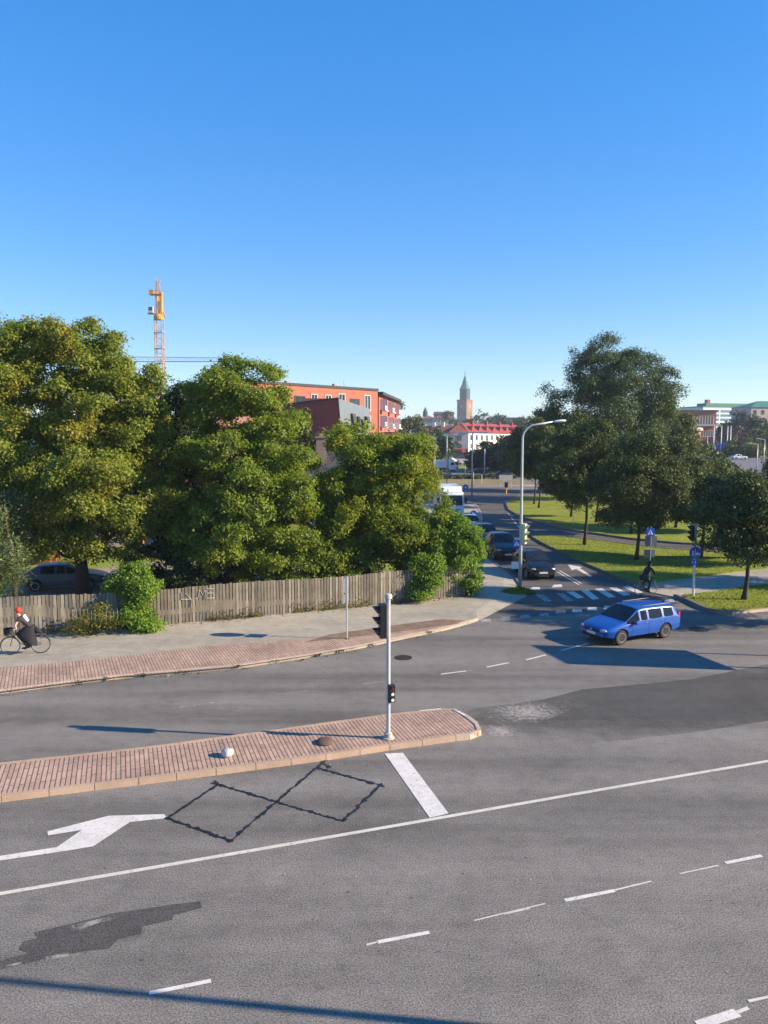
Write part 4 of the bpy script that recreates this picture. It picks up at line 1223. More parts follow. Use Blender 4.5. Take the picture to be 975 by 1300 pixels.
def rider(name_label, bike, hairm, topm, bottomm, skinm, skirt, hood, sleeves, lean=.0):
    root = empty('person', bike.location, bike.rotation_euler.z, name_label, 'person')
    V = []; E = []
    def ad(p, r_, par=None):
        V.append((p, r_)); 
        if par is not None: E.append((par, len(V) - 1))
        return len(V) - 1
    sx = .10 + lean
    pel = ad((-.22, 0, 1.0), (.15, .12))
    wa = ad((-.14 + lean*.3, 0, 1.16), (.125, .10), pel); ch = ad((-.02 + lean*.7, 0, 1.36), (.15, .115), wa); nk0 = ad((sx - .02, 0, 1.50), (.075, .07), ch)
    nk = ad((sx + .03, 0, 1.56), .052, nk0); h1 = ad((sx + .06, 0, 1.63), (.075, .085), nk); h2 = ad((sx + .07, 0, 1.72), (.082, .098), h1); h3 = ad((sx + .06, 0, 1.79), (.06, .065), h2)
    ad((sx + .175, 0, 1.665), .013, h1)
    hands = []
    for s_ in (1, -1):
        sh = ad((sx - .03, s_ * .17, 1.44), .055, ch); el = ad((sx + .10, s_ * .27, 1.21), .042, sh); wr_ = ad((.25, s_ * .27, 1.06), .028, el)
        pm = ad((.30, s_ * .265, 1.045), (.036, .02), wr_)
        for k, (dy, ln) in enumerate(((-.03, .05), (-.01, .058), (.01, .055), (.03, .045))):
            a = ad((.335, s_ * (.265) + dy * .9, 1.05), .009, pm); b = ad((.335 + ln * .5, s_ * .265 + dy, 1.03), .008, a); ad((.335 + ln * .2, s_ * .265 + dy, 1.008), .007, b)
        a = ad((.30, s_ * .225, 1.04), .010, pm); ad((.325, s_ * .215, 1.015), .008, a)
    for s_ in (1, -1):
        fx, fz = (.04, .18) if s_ < 0 else (-.20, .42)
        hp = ad((-.20, s_ * .09, .97), .095, pel); kn = ad((.16 if s_ < 0 else .17, s_ * .12, .66 if s_ < 0 else .86), .062, hp)
        an = ad((fx - .02, s_ * .115, fz + .09), .035, kn); hl = ad((fx - .02, s_ * .115, fz + .03), .034, an); ad((fx + .14, s_ * .115, fz + .02), .028, hl)
    body = skin_mesh('body', V, E, skinm, root)
    # clothes
    T = []; TE = []
    def at_(p, r_, par=None):
        T.append((p, r_))
        if par is not None: TE.append((par, len(T) - 1))
        return len(T) - 1
    a0 = at_((-.23, 0, 1.0), (.175, .15)); a1 = at_((-.14 + lean*.3, 0, 1.17), (.145, .125), a0); a2 = at_((-.02 + lean*.7, 0, 1.37), (.175, .14), a1); a3 = at_((sx - .03, 0, 1.50), (.085, .08), a2)
    for s_ in (1, -1):
        b = at_((sx - .03, s_ * .18, 1.445), .072, a2); c_ = at_((sx + .04, s_ * .23, 1.33), .062, b)
        if sleeves: d_ = at_((sx + .10, s_ * .27, 1.21), .056, c_); at_((.22, s_ * .27, 1.08), .04, d_)
    skin_mesh('jacket' if sleeves else 'shirt', T, TE, topm, root)
    if skirt:
        mb = MB(); n = 20
        secs = [(-.21, 1.12, .16, .16), (-.12, .99, .28, .20), (-.03, .84, .36, .23), (-.05, .70, .34, .235), (-.12, .56, .29, .22), (-.17, .43, .24, .20)]
        rg = []
        for i, (x, z, a, b) in enumerate(secs):
            for k in range(n):
                t = 2*math.pi*k/n; w = 1 + (.06 * math.sin(k * 3.1 + i) * i / 5)
                rg.append((x + math.cos(t)*a*w, math.sin(t)*b*w, z - .16 * (math.cos(t) < -.2) * (-math.cos(t)) * i / 6))
        mb.add(rg, [(i*n+k, i*n+(k+1)%n, (i+1)*n+(k+1)%n, (i+1)*n+k) for i in range(len(secs)-1) for k in range(n)] + [tuple(range(n))])
        mb.build('skirt', bottomm, root, smooth='all')
        # hem blown over the rear carrier
        mb = MB(); mb.tube([(-.3, 0, .98), (-.48, .02, .88), (-.62, .03, .80)], [.13, .09, .04], 10); mb.build('skirt_tail', bottomm, root, smooth='all')
    else:
        T = []; TE = []
        p0 = at_((-.22, 0, .98), (.17, .14))
        for s_ in (1, -1):
            fx, fz = (.04, .18) if s_ < 0 else (-.20, .42)
            b = at_((-.19, s_ * .095, .96), .115, p0); c_ = at_((.16 if s_ < 0 else .17, s_ * .12, .66 if s_ < 0 else .86), .078, b); at_((fx - .02, s_ * .115, fz + .10), .055, c_)
        skin_mesh('trousers', T, TE, bottomm, root)
    for s_ in (1, -1):
        fx, fz = (.04, .18) if s_ < 0 else (-.20, .42)
        T = []; TE = []
        a = at_((fx - .03, s_ * .115, fz + .10), .045); b = at_((fx - .03, s_ * .115, fz + .035), .045, a); at_((fx + .07, s_ * .115, fz + .03), .042, b); at_((fx + .15, s_ * .115, fz + .022), .032, 2)
        skin_mesh('shoe', T, TE, M_BLACK, root)
    # hair or hood
    T = []; TE = []
    a = at_((sx + .01, 0, 1.60), (.075, .07)); b = at_((sx + .0, 0, 1.71), ((.105, .10) if hood else (.13, .13)), a); c_ = at_((sx + .045, 0, 1.80), ((.095, .10) if hood else (.115, .13)), b); at_((sx + .09, 0, 1.845), .055, c_)
    if hood: at_((sx - .02, 0, 1.50), (.12, .11), a)
    skin_mesh('hood' if hood else 'hair', T, TE, hairm, root)
    eyes = MB()
    for s_ in (1, -1): eyes.lathe([(.001, -.01), (.011, 0), (.001, .01)], c=(sx + .143, s_ * .032, 1.70), n=8, axis='X')
    eyes.build('eyes', M_BLACK, root)
    mo = MB(); mo.box((sx + .135, 0, 1.628), (.012, .045, .01)); mo.build('lips', M_LENSR, root)
    return root
fr, re_ = P(13.5, 831.5, WALK_Z), P(53, 829, WALK_Z)
hd_ = math.atan2((fr - re_).y, (fr - re_).x); c_ = (fr + re_) / 2
bk = bicycle((c_.x, c_.y, WALK_Z), hd_, 'old bicycle with a dark front basket on the footway by the fence', pmat('bike_green', (.05, .08, .05), .35, .1, 5), True)
pr = rider('person with bright red hair in a dark skirt riding along the fence', bk, pmat('red_hair', (.75, .035, .01), .6, .25, 30), pmat('black_top', (.03, .025, .03), .8, .2, 12), pmat('navy_skirt', (.008, .009, .016), .8, .3, 9), M_SKIN, True, False, False, lean=.09)
mb = MB(); mb.box((0, 0, 0), (.07, .24, .30)); o = mb.build('collar_cape', pmat('white_cloth', (.8, .8, .82), .7, .05, 9), pr, bevel=.03, smooth=True); o.location = (-.04, 0, 1.41); o.rotation_euler = (0, R(28), 0)
hd_ = R(30); b2 = (P(811, 757) + P(829, 754)) / 2
bk2 = bicycle((b2.x, b2.y, .01), hd_, 'black bicycle on the zebra crossing under the hooded rider', M_BLACK, False)
rider('person in dark hooded jacket cycling over the zebra crossing', bk2, pmat('dark_hood', (.012, .012, .016), .85, .2, 9), pmat('dark_jacket', (.014, .014, .02), .8, .2, 9), pmat('dark_trousers', (.03, .028, .03), .85, .2, 9), M_SKIN2, False, True, True, lean=.08)
# ================================================================== TREES
def unit(rng, n):
    v = rng.normal(size=(n, 3)); return v / np.linalg.norm(v, axis=1, keepdims=True)
def leaves_mesh(name, C, N_, size, rng, ratio=.62):
    """C centres, N_ preferred normals"""
    n = len(C)
    nn = N_ + rng.normal(size=(n, 3)) * .8
    nn /= np.linalg.norm(nn, axis=1, keepdims=True)
    t = np.cross(nn, unit(rng, n)); t /= np.linalg.norm(t, axis=1, keepdims=True) + 1e-9
    b = np.cross(nn, t)
    s = size * rng.uniform(.6, 1.3, (n, 1)) * .5
    V = np.empty((n, 4, 3), np.float32)
    V[:, 0] = C + t * s; V[:, 1] = C + b * s * ratio + t * s * .15; V[:, 2] = C - t * s; V[:, 3] = C - b * s * ratio + t * s * .15
    V[:, 1] += nn * s * .25; V[:, 3] += nn * s * .25
    me = bpy.data.meshes.new(name)
    me.vertices.add(n * 4); me.vertices.foreach_set('co', V.reshape(-1))
    me.loops.add(n * 4); me.loops.foreach_set('vertex_index', np.arange(n * 4, dtype=np.int32))
    me.polygons.add(n); me.polygons.foreach_set('loop_start', np.arange(0, n * 4, 4, dtype=np.int32))
    me.polygons.foreach_set('loop_total', np.full(n, 4, dtype=np.int32))
    me.update(calc_edges=True)
    return me
def crown_points(rng, lobes, n_sub, sub_r, n_clump, clump_r, per, droop=0.0, ragged=.15, zmin=None, inner=.25, flat=.7):
    L = np.array(lobes, float)
    area = (L[:, 3] * L[:, 4] * L[:, 5]) ** (2 / 3); pr = area / area.sum()
    li = rng.choice(len(L), n_sub, p=pr)
    d = unit(rng, n_sub)
    rad = np.where(rng.random(n_sub) < inner, rng.uniform(.25, .7, n_sub), rng.normal(.88, .06, n_sub))
    S = L[li, :3] + d * L[li, 3:6] * rad[:, None]
    S += rng.normal(size=S.shape) * ragged
    sr = sub_r * rng.uniform(.6, 1.3, n_sub)
    cen = L[li, :3]
    # clumps on the upper/outer shell of each sub lobe
    si = rng.choice(n_sub, n_clump, p=sr**2 / (sr**2).sum())
    out = S[si] - cen[si]; out /= np.linalg.norm(out, axis=1, keepdims=True) + 1e-6
    d2 = unit(rng, n_clump) + out * .55 + np.array([0, 0, .35]); d2 /= np.linalg.norm(d2, axis=1, keepdims=True)
    sr = sr * 1.0
    K = S[si] + d2 * (sr[si] * rng.uniform(.7, 1.08, n_clump))[:, None] * np.array([1, 1, .8])
    # leaves
    n = n_clump * per
    ki = np.repeat(np.arange(n_clump), per)
    off = rng.normal(size=(n, 3)) * clump_r * np.array([1, 1, flat]) * .5
    if droop: off[:, 2] -= np.abs(rng.normal(size=n)) * droop
    C = K[ki] + off
    Nn = d2[ki] * .6 + np.array([0.1, 0, .45]) + off / clump_r * .6
    if zmin is not None:
        keep = C[:, 2] > zmin + rng.normal(size=n) * .15
        C = C[keep]; Nn = Nn[keep]
    return C, Nn, S
def trunk_mb(rng, S, stems, top, tr, n_limb, lean=(0, 0)):
    mb = MB()
    for si, (sx, sy, hx, hy) in enumerate(stems):
        P0 = Vector((sx, sy, -.1)); pts = []; rad = []
        for k in range(8):
            t = k / 7
            pts.append(Vector((sx + (hx - sx) * t + math.sin(t * 5 + si) * .12, sy + (hy - sy) * t + math.cos(t * 4 + si) * .1, -.1 + top * t)))
            rad.append(tr * (1 - .78 * t) * (1.25 if k == 0 else 1))
        mb.tube(pts, rad, 10)
        ids = rng.choice(len(S), min(len(S), n_limb), replace=False)
        for j in ids:
            tgt = Vector(S[j]); 
            zz = max(top * .22, min(top * .9, tgt.z - (tgt.xy - pts[4].xy).length * .8))
            q = (zz + .1) / top * 7; i0 = min(6, int(q)); p = pts[i0].lerp(pts[i0 + 1], q - i0)
            r0 = tr * (1 - .78 * q / 7) * .5
            m1 = p.lerp(tgt, .35) + Vector((0, 0, -.15)); m2 = p.lerp(tgt, .7) + Vector((rng.normal() * .15, rng.normal() * .15, .12))
            mb.tube([p, m1, m2, tgt], [r0, r0 * .6, r0 * .35, .012], 6)
    return mb
def tree(name, label, base, lobes, leaf_m, seed, n_sub=60, sub_r=1.0, n_clump=900, clump_r=.5, per=38, leaf=.2, tr=.25, top=None, stems=((0, 0, 0, 0),), n_limb=14, group=None, cat='tree', ratio=.62, bark=None, **kw):
    rng = np.random.default_rng(seed)
    root = empty(name, base, 0, label, cat, group)
    C, Nn, S = crown_points(rng, lobes, n_sub, sub_r, n_clump, clump_r, per, **kw)
    me = leaves_mesh('crown', C, Nn, leaf, rng, ratio)
    link('crown', me, leaf_m, root)
    zt = top or max(l[2] + l[5] * .6 for l in lobes)
    if tr: trunk_mb(rng, S, stems, zt, tr, n_limb).build('trunk', bark or M_BARK, root, smooth='all')
    return root
def GB(px, Y, z=0.0):
    """ground point at depth Y under pixel column px"""
    p = A(px, 600, Y); return Vector((p.x, Y, z))

YG = .13
# --- left row behind the fence
b = GB(100, 38.5, YG)
tree('maple_tree', 'big maple turning yellow, leftmost of the row behind the fence', b,
     [(-.4, .8, 7.9, 4.4, 4.2, 5.0), (-2.8, .5, 11.0, 3.0, 3, 3.0), (1.3, -.5, 6.2, 3.1, 3.2, 4.0), (-.2, .2, 11.9, 2.1, 2.1, 2.0), (1.7, .2, 10.8, 2.0, 1.9, 1.9), (.4, 0, 13.9, .8, .9, .9), (1.5, 0, 13.0, .8, .9, .7), (-3.3, .4, 13.2, 1.7, 1.7, 1.2), (-3.4, -.3, 6.0, 3.2, 3, 4.0), (2.3, .3, 8.6, 1.7, 2, 2.6), (2.5, -.4, 4.8, 1.8, 2.2, 2.2), (.4, -.6, 4.4, 2.2, 2.2, 2.0)], L_YEL, 5,
     n_sub=400, sub_r=.62, n_clump=4200, clump_r=.42, per=56, leaf=.155, tr=.36, top=9.5, stems=((.0, 0, -1.0, .3),), n_limb=26, zmin=2.15, inner=.2, ragged=.3, group='maples behind the fence')
b = GB(271, 39.2, YG)
tree('maple_tree', 'green maple with twin trunks and ragged top behind the painted letters', b,
     [(.8, .4, 5.2, 3.4, 3.6, 3.7), (2.2, 0, 4.2, 3.5, 3.2, 3.2), (1.5, .3, 8.0, 2.4, 2.6, 2.4), (3.1, .3, 8.3, 1.3, 1.6, 1.7), (3.2, .5, 10.3, 1.1, 1.1, 1.4), (1.0, 0, 11.3, 1.2, 1.1, 1.4), (2.1, 0, 10.7, 1.3, 1.2, 1.3), (-.1, .2, 11.1, .9, .9, .8), (.2, .2, 10.0, 1.0, 1, 1.3), (-.4, .2, 4.0, 1.8, 2.4, 2.2), (3.9, -.2, 6.2, 1.5, 2, 2.2)], L_MAP, 6,
     n_sub=290, sub_r=.56, n_clump=3200, clump_r=.38, per=54, leaf=.15, tr=.24, top=8.5, stems=((-.25, 0, -.6, .2), (.35, .1, 1.0, .4)), n_limb=14, zmin=1.5, inner=.2, ragged=.3, group='maples behind the fence')
b = GB(488, 41.5, YG)
tree('maple_tree', 'lower bushy green maple right of the twin trunked one', b,
     [(-1.4, 0, 4.6, 2.6, 2.8, 3.7), (.6, .2, 4.4, 2.5, 2.8, 3.8), (1.6, .3, 4.0, 1.9, 2.4, 3.4), (-1.9, .2, 7.6, 1.1, 1.2, 1.0), (.1, .2, 7.3, 1.2, 1.2, 1.0), (1.6, .2, 7.0, .9, 1.2, 1.4), (-2.6, -.3, 3.4, 2.2, 2.4, 2.6)], L_MAP2, 7,
     n_sub=260, sub_r=.54, n_clump=2800, clump_r=.36, per=52, leaf=.145, tr=.2, top=6.5, stems=((-1.2, 0, -1.8, 0), (1.4, 0, 1.8, .3)), n_limb=12, zmin=.5, inner=.2, ragged=.3, group='maples behind the fence')
b = GB(228, 43.5, YG)
tree('dark_tree', 'dark shaded tree filling the gap between the two large maples', b,
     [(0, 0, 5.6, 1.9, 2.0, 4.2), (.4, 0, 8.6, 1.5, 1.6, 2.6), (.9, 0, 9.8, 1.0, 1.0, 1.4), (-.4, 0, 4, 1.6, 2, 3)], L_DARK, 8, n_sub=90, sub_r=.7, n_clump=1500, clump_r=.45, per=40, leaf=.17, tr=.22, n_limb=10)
b = GB(-28, 40, YG)
tree('birch_tree', 'tall thin leaved birch at the left edge behind the yellow maple', b,
     [(.4, 1.5, 11.0, 2.6, 2.4, 3.8), (0, 1.5, 7, 3, 3, 4)], L_BIRCH, 9, n_sub=80, sub_r=.7, n_clump=900, clump_r=.5, per=22, leaf=.13, tr=.16, top=13, n_limb=26, droop=.5)
# drooping willow in front of it
b = GB(8, 34.2, YG)
w_ = tree('willow_tree', 'weeping tree with hanging grey green branches at the left edge', b,
     [(-.5, .2, 3.9, 1.75, 1.4, 1.5), (-1.4, .1, 5.2, 1.8, 1.6, 1.5)], L_WILLOW, 10, n_sub=60, sub_r=.5, n_clump=1000, clump_r=.32, per=40, leaf=.17, tr=.14, n_limb=10, droop=1.15, ratio=.28, zmin=1.25)
# --- bushes
def bush(label, base, lobes, m, seed, n_clump=260, per=30, leaf=.13, clump_r=.28, sub_r=.4, n_sub=30, name='bush', group=None, **kw):
    return tree(name, label, base, lobes, m, seed, n_sub=n_sub, sub_r=sub_r, n_clump=n_clump, clump_r=clump_r, per=per, leaf=leaf, tr=.03, top=max(l[2] for l in lobes), n_limb=8, group=group, cat='bush', **kw)
bush('tall bright green bush at the fence end beside the side street', GB(586, 40.0, .1), [(0, .3, 1.7, .85, 1.0, 1.7), (-.25, .2, 1.0, .75, .8, 1.1), (-.5, .5, 2.8, 1.0, 1.1, 1.1), (.2, .5, 2.9, .75, .9, .9)], L_BUSH, 21, n_clump=1500, n_sub=90, leaf=.14, per=34)
bush('round green bush leaning over the fence beside the tall bush', P(539, 764, .1) + Vector((0, .25, 0)), [(0, 0, .75, .55, .4, .75), (0, .2, 1.5, .6, .5, .5)], L_BUSH, 22, n_clump=330)
bush('climbing green bush spilling over the fence right of the yellow weeds', P(174, 799, .1) + Vector((0, .3, 0)), [(-.1, .0, 1.9, .75, .5, .6), (.15, -.15, 1.1, .5, .35, .8), (.25, -.2, .6, .5, .3, .5), (-.6, .3, 2.1, .9, .5, .5)], L_BUSH, 23, n_clump=520)
bush('sprawling yellow green weed bush low against the fence', P(121, 806, .1) + Vector((0, -.1, 0)), [(0, 0, .65, .65, .25, .6), (.55, .1, .8, .4, .2, .4), (-.3, 0, .35, .5, .25, .35)], leaf_mat('weed_leaves', [(.12, .15, .02), (.2, .2, .03), (.28, .24, .04)]), 24, n_clump=85, per=20, leaf=.10)
under = [(215, 36.9, .9, 1.0), (330, 39.2, 1.2, 1.2), (372, 39.0, 1.1, 1.3), (410, 39.6, 1.1, 1.4), (192, 37.6, 1.0, 1.4), (448, 40.0, 1.0, 1.1)]
ulab = ['dark green bush behind the fence left of the white letters', 'dark leafy bush behind the fence right of the twin trunks', 'leafy bush topping the fence under the second maple, middle of three',
        'bush topping the fence left of the round road sign', 'shadowy bush behind the fence beside the climbing bush', 'low bush behind the fence just above the round road sign']
for i, (px, Y, rr_, hh) in enumerate(under):
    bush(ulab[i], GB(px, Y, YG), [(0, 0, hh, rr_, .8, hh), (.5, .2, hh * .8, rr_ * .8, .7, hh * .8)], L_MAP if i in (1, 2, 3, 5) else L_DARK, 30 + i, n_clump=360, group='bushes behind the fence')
# weeds along the fence foot
rng = np.random.default_rng(99)
W_C = []; 
for a, b in zip(fp, fp[1:]):
    n = int((b - a).length * 95)
    t = rng.random(n); 
    dens = np.array([mnoise.noise(Vector((float(a.x + (b.x - a.x) * q) * .5, 3.3, 0))) for q in t])
    t = t[dens > -.12]
    p = np.outer(1 - t, np.array(a)) + np.outer(t, np.array(b))
    m = len(t)
    hgt = rng.gamma(1.6, .09, m)
    p[:, 1] -= np.abs(rng.normal(size=m)) * .12 + .03; p[:, 0] += rng.normal(size=m) * .03
    p[:, 2] = .1 + hgt
    W_C.append(p)
W_C = np.vstack(W_C)
me = leaves_mesh('weeds', W_C, np.tile(np.array([0, -.7, .5]), (len(W_C), 1)), .13, rng, .35)
tag(link('weeds', me, leaf_mat('verge_weeds', [(.10, .13, .02), (.20, .17, .05), (.26, .18, .08), (.13, .15, .03)])), 'dry green weeds along the foot of the board fence', 'weeds', kind='stuff')
# grass tuft at the lamp base
def tuft(name, c, r, n, seed, m, h=.22, label=None, cat='grass'):
    rg = np.random.default_rng(seed)
    ang = rg.random(n) * 6.283; rad = np.sqrt(rg.random(n)) * r
    p = np.stack([c.x + np.cos(ang) * rad * 1.5, c.y + np.sin(ang) * rad, c.z + rg.random(n) * h * (1.1 - rad / r)], 1)
    me = leaves_mesh(name, p, np.tile(np.array([0, -.3, .3]), (n, 1)), .16, rg, .2)
    return tag(link(name, me, m), label, cat, kind='stuff')
tuft('grass_tuft', P(658, 751, .1), .62, 1500, 3, L_MAP, .3, 'green grass tuft round the foot of the street lamp')
# blades on the near lawns so that the edge is not a clean line
def lawn_blades(pix, dens, seed, h=LAWN_H):
    rg = np.random.default_rng(seed)
    pts = [P(*q) for q in pix]
    x0, x1 = min(p.x for p in pts), max(p.x for p in pts); y0, y1 = min(p.y for p in pts), max(p.y for p in pts)
    n = int((x1 - x0) * (y1 - y0) * dens)
    X = rg.uniform(x0, x1, n); Y = rg.uniform(y0, y1, n)
    ins = np.zeros(n, bool)
    for a, b in zip(pts, pts[1:] + pts[:1]):
        c_ = ((a.y > Y) != (b.y > Y)) & (X < (b.x - a.x) * (Y - a.y) / (b.y - a.y + 1e-12) + a.x); ins ^= c_
    X, Y = X[ins], Y[ins]
    p = np.stack([X, Y, h + rg.gamma(1.5, .02, len(X))], 1)
    return p
LB = [lawn_blades([(669,680),(688,691),(720,706),(745,718),(775,731),(805,742),(838,739.5),(870,735.5),(904,731.5),(950,726),(990,721),(990,706),(900,702),(834,697),(739,685),(700,681.5)], 70, 1),
      lawn_blades([(868,757.5),(880,764),(893,772),(908,777),(930,777),(990,773),(990,742),(950,746),(900,754)], 160, 2)]
pp = np.vstack(LB); rg = np.random.default_rng(5)
me = leaves_mesh('grass', pp, np.tile(np.array([.6, -.25, .9]), (len(pp), 1)), .11, rg, .3)
tag(link('grass', me, leaf_mat('grass_blades', [(.18, .23, .03), (.23, .27, .035), (.30, .32, .06)], .35)), 'short green grass on the lawns at the right', 'grass', kind='stuff')
# fallen leaves and litter in the gutter
rg = np.random.default_rng(12)
G_ = []
kp = [P(q[0], q[1] + 1.5) for q in KL[1:-1]]
for a, b in zip(kp, kp[1:]):
    n = int((b - a).length * 7); t = rg.random(n) ** 1.3
    q = np.outer(1 - t, np.array(a)) + np.outer(t, np.array(b)); q[:, 0] += rg.normal(size=n) * .05; q[:, 1] -= np.abs(rg.normal(size=n)) * .06; q[:, 2] = .018; G_.append(q)
for a, b in zip(fp, fp[1:]):
    n = int((b - a).length * 14); t = rg.random(n)
    q = np.outer(1 - t, np.array(a)) + np.outer(t, np.array(b)); q[:, 1] -= np.abs(rg.normal(size=n)) * .35; q[:, 2] = WALK_Z + .015; G_.append(q)
G_ = np.vstack(G_)
me = leaves_mesh('fallen_leaves', G_, np.tile(np.array([0, 0, 1.]), (len(G_), 1)), .09, rg)
tag(link('fallen_leaves', me, leaf_mat('dead_leaves', [(.06, .035, .02), (.16, .09, .04), (.25, .17, .08)], .0)), 'dry fallen leaves scattered along kerb and fence foot', 'leaves', kind='stuff')

# weeds in the kerb joints, grit on the road
W2 = []
for (px, py) in ((10,879),(52,873),(100,868),(133,864),(182,859.5),(228,855),(300,849),(345,842),(404,834),(432,829),(470,821),(545,805)):
    c_ = P(px, py); k = 34
    q = np.array(c_)[None, :] + rg.normal(size=(k, 3)) * np.array([.11, .05, .0]); q[:, 2] = .03 + rg.random(k) * .10; W2.append(q)
W2 = np.vstack(W2)
me = leaves_mesh('kerb_weeds', W2, np.tile(np.array([0, -.5, .5]), (len(W2), 1)), .09, rg, .4)
tag(link('kerb_weeds', me, leaf_mat('kerb_weed_leaves', [(.02, .02, .012), (.05, .045, .02), (.08, .07, .03)], .05)), 'small dark weeds growing from the footway kerb joints', 'weeds', kind='stuff')
n = 900
gx = rg.uniform(-9, 12, n); gy = rg.uniform(9, 28, n)
q = np.stack([gx, gy, np.full(n, .012)], 1)
me = leaves_mesh('road_grit', q, np.tile(np.array([0, 0, 2.5]), (n, 1)), .032, rg, .8)
tag(link('road_grit', me, leaf_mat('grit', [(.02, .02, .018), (.05, .04, .035), (.16, .13, .10), (.35, .33, .3)], .0)), 'dark and pale grit and crumbs strewn over the road', 'grit', kind='stuff')

# --- right: street lindens on the lawns
def linden(label, base, h, r, seed, m=L_LIME, trunk_h=2.2, tr=.13, group='lindens on the lawns', dens=1.0, leaf=.17):
    cz = trunk_h + (h - trunk_h) / 2
    hh = (h - trunk_h) / 2
    lobes = [(0, 0, cz - hh * .1, r, r * .95, hh * .92), (r * .3, 0, cz - hh * .3, r * .75, r * .7, hh * .6), (-r * .35, .2, cz - hh * .25, r * .7, r * .7, hh * .6), (0, 0, cz + hh * .45, r * .55, r * .55, hh * .55)]
    return tree('linden_tree', label, base, lobes, m, seed, n_sub=int(80 * dens), sub_r=r * .27, n_clump=int(1000 * dens), clump_r=.40, per=44, leaf=leaf * .85, tr=tr, top=h * .72, n_limb=14, inner=.22, ragged=.18, group=group, zmin=trunk_h - .25)
linden('small dark linden nearest the right edge on the corner lawn', P(945, 762, .1), 6.5, 2.1, 41, dens=1.1, trunk_h=2.2)
linden('dark linden behind the round blue path sign', P(890, 708, .1), 6.5, 2.25, 42, trunk_h=2.6)
linden('dark linden behind the pedestrian crossing sign', P(808, 711, .1), 8.3, 2.9, 43, trunk_h=2.5, dens=1.3)
linden('dark linden with straight trunk near the tip of the near lawn', P(742, 692, .1), 9.9, 3.1, 44, trunk_h=3.0, dens=1.3)
linden('linden in the middle of the far lawn behind the straight trunked linden', P(757, 663, .1), 9.2, 3.1, 45, trunk_h=2.6, leaf=.22)
linden('linden on the far lawn partly hidden by the crossing sign linden', P(801, 678, .1), 7.6, 2.6, 46, trunk_h=2.3, leaf=.2)
linden('linden on the far lawn left of the middle with short hanging crown', P(725, 656, .1), 8.2, 2.7, 47, trunk_h=1.6, leaf=.22)
linden('slender linden at the tip of the far lawn, left of a pair', P(678, 640, .1), 10.6, 2.8, 48, trunk_h=3.6, tr=.11, leaf=.24)
linden('slender linden at the tip of the far lawn, right of a pair', P(684, 645, .1), 9.8, 2.5, 49, trunk_h=3.6, tr=.11, leaf=.24)
linden('linden far right on the far lawn behind the smallest linden', P(925, 676, .1), 5.0, 2.0, 50, trunk_h=2.0, leaf=.2)
linden('linden between path sign and crossing sign on the far lawn', P(858, 670, .1), 7.8, 2.9, 51, trunk_h=2.0, leaf=.22)
# the big one
b = GB(768, 104, .1)
tree('willow_tree', 'largest tree at the right, tall and broad with feathery outline', b,
     [(0, 0, 12.5, 8.6, 7.5, 8.0), (-1, 0, 18.5, 4.6, 4.5, 3.6), (3.6, 0, 15.5, 5.2, 5, 5.4), (-5.0, 0, 13.5, 4.0, 4, 3.6), (6.3, 0, 10, 4.0, 4, 5.5), (-4, 0, 8, 5, 5, 5)], leaf_mat('big_willow_leaves', [(.05, .085, .03), (.07, .11, .038), (.10, .14, .05)], .2), 52,
     n_sub=260, sub_r=1.15, n_clump=3400, clump_r=.8, per=34, leaf=.28, tr=.5, top=17, n_limb=40, inner=.25, ragged=.6, ratio=.45, droop=.25)
tree('tree', 'greener tree at the right flank of the largest tree', GB(842, 118, .1), [(0, 0, 8, 5, 4.5, 6), (2.2, 0, 5.6, 4.2, 4, 4.2)], L_OLIVE, 53, n_sub=90, sub_r=1.1, n_clump=900, clump_r=.9, per=24, leaf=.36, tr=.25, n_limb=10)
tree('tree', 'dark tree at the left flank of the largest tree', GB(700, 122, .1), [(0, 0, 7.6, 4.2, 4, 5.2), (-2, 0, 6, 3, 3, 4)], L_DARK, 54, n_sub=80, sub_r=1.1, n_clump=900, clump_r=.9, per=24, leaf=.36, tr=.22, n_limb=8)
# off-frame trees at the right: their shadows lie on the junction
linden('linden outside the view at the right, it shades the junction', (22.5, 33.6, .1), 7.4, 2.3, 55, trunk_h=2.4, dens=.8)
linden('second linden outside the view at the right', (29, 42.5, .1), 8.0, 2.6, 56, trunk_h=2.4, dens=.8)
linden('third linden outside the view at the right beside the path', (27.5, 50, .1), 8.0, 2.6, 57, trunk_h=2.4, dens=.8)

# --- mid and far trees
def far_tree(label, px, top_py, Y, r, seed, m=L_FAR, nm='tree', base_z=0.0, conifer=False, group='trees in the distance', dens=1.0):
    b = GB(px, Y, base_z); h = A(px, top_py, Y).z - base_z
    s = Y / 150.0
    if conifer:
        lobes = [(0, 0, h * (.15 + .1 * k), r * (1 - .1 * k), r * (1 - .1 * k), h * .12) for k in range(8)]
    else:
        lobes = [(0, 0, h * .55, r, r, h * .45), (r * .5, 0, h * .45, r * .7, r * .7, h * .35), (-r * .5, 0, h * .42, r * .7, r * .7, h * .33)]
    return tree(nm, label, b, lobes, m, seed, n_sub=int(60 * dens), sub_r=r * .3, n_clump=int(520 * dens), clump_r=r * .24, per=18, leaf=max(.34, r * .15), tr=max(.12, r * .05), top=h * .7, n_limb=5, group=group)
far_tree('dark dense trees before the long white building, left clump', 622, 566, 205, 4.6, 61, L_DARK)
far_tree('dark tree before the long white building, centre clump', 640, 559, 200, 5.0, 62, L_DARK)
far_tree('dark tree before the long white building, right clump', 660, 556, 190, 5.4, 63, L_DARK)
far_tree('tree behind the slender linden pair', 676, 545, 170, 5.2, 64, L_LIME)
far_tree('grey green tree left of the grey gable of the white building', 547, 549, 215, 5.0, 65, L_FAR)
far_tree('small tree at the foot of the white building near the white van', 557, 566, 225, 3.2, 66, L_OLIVE)
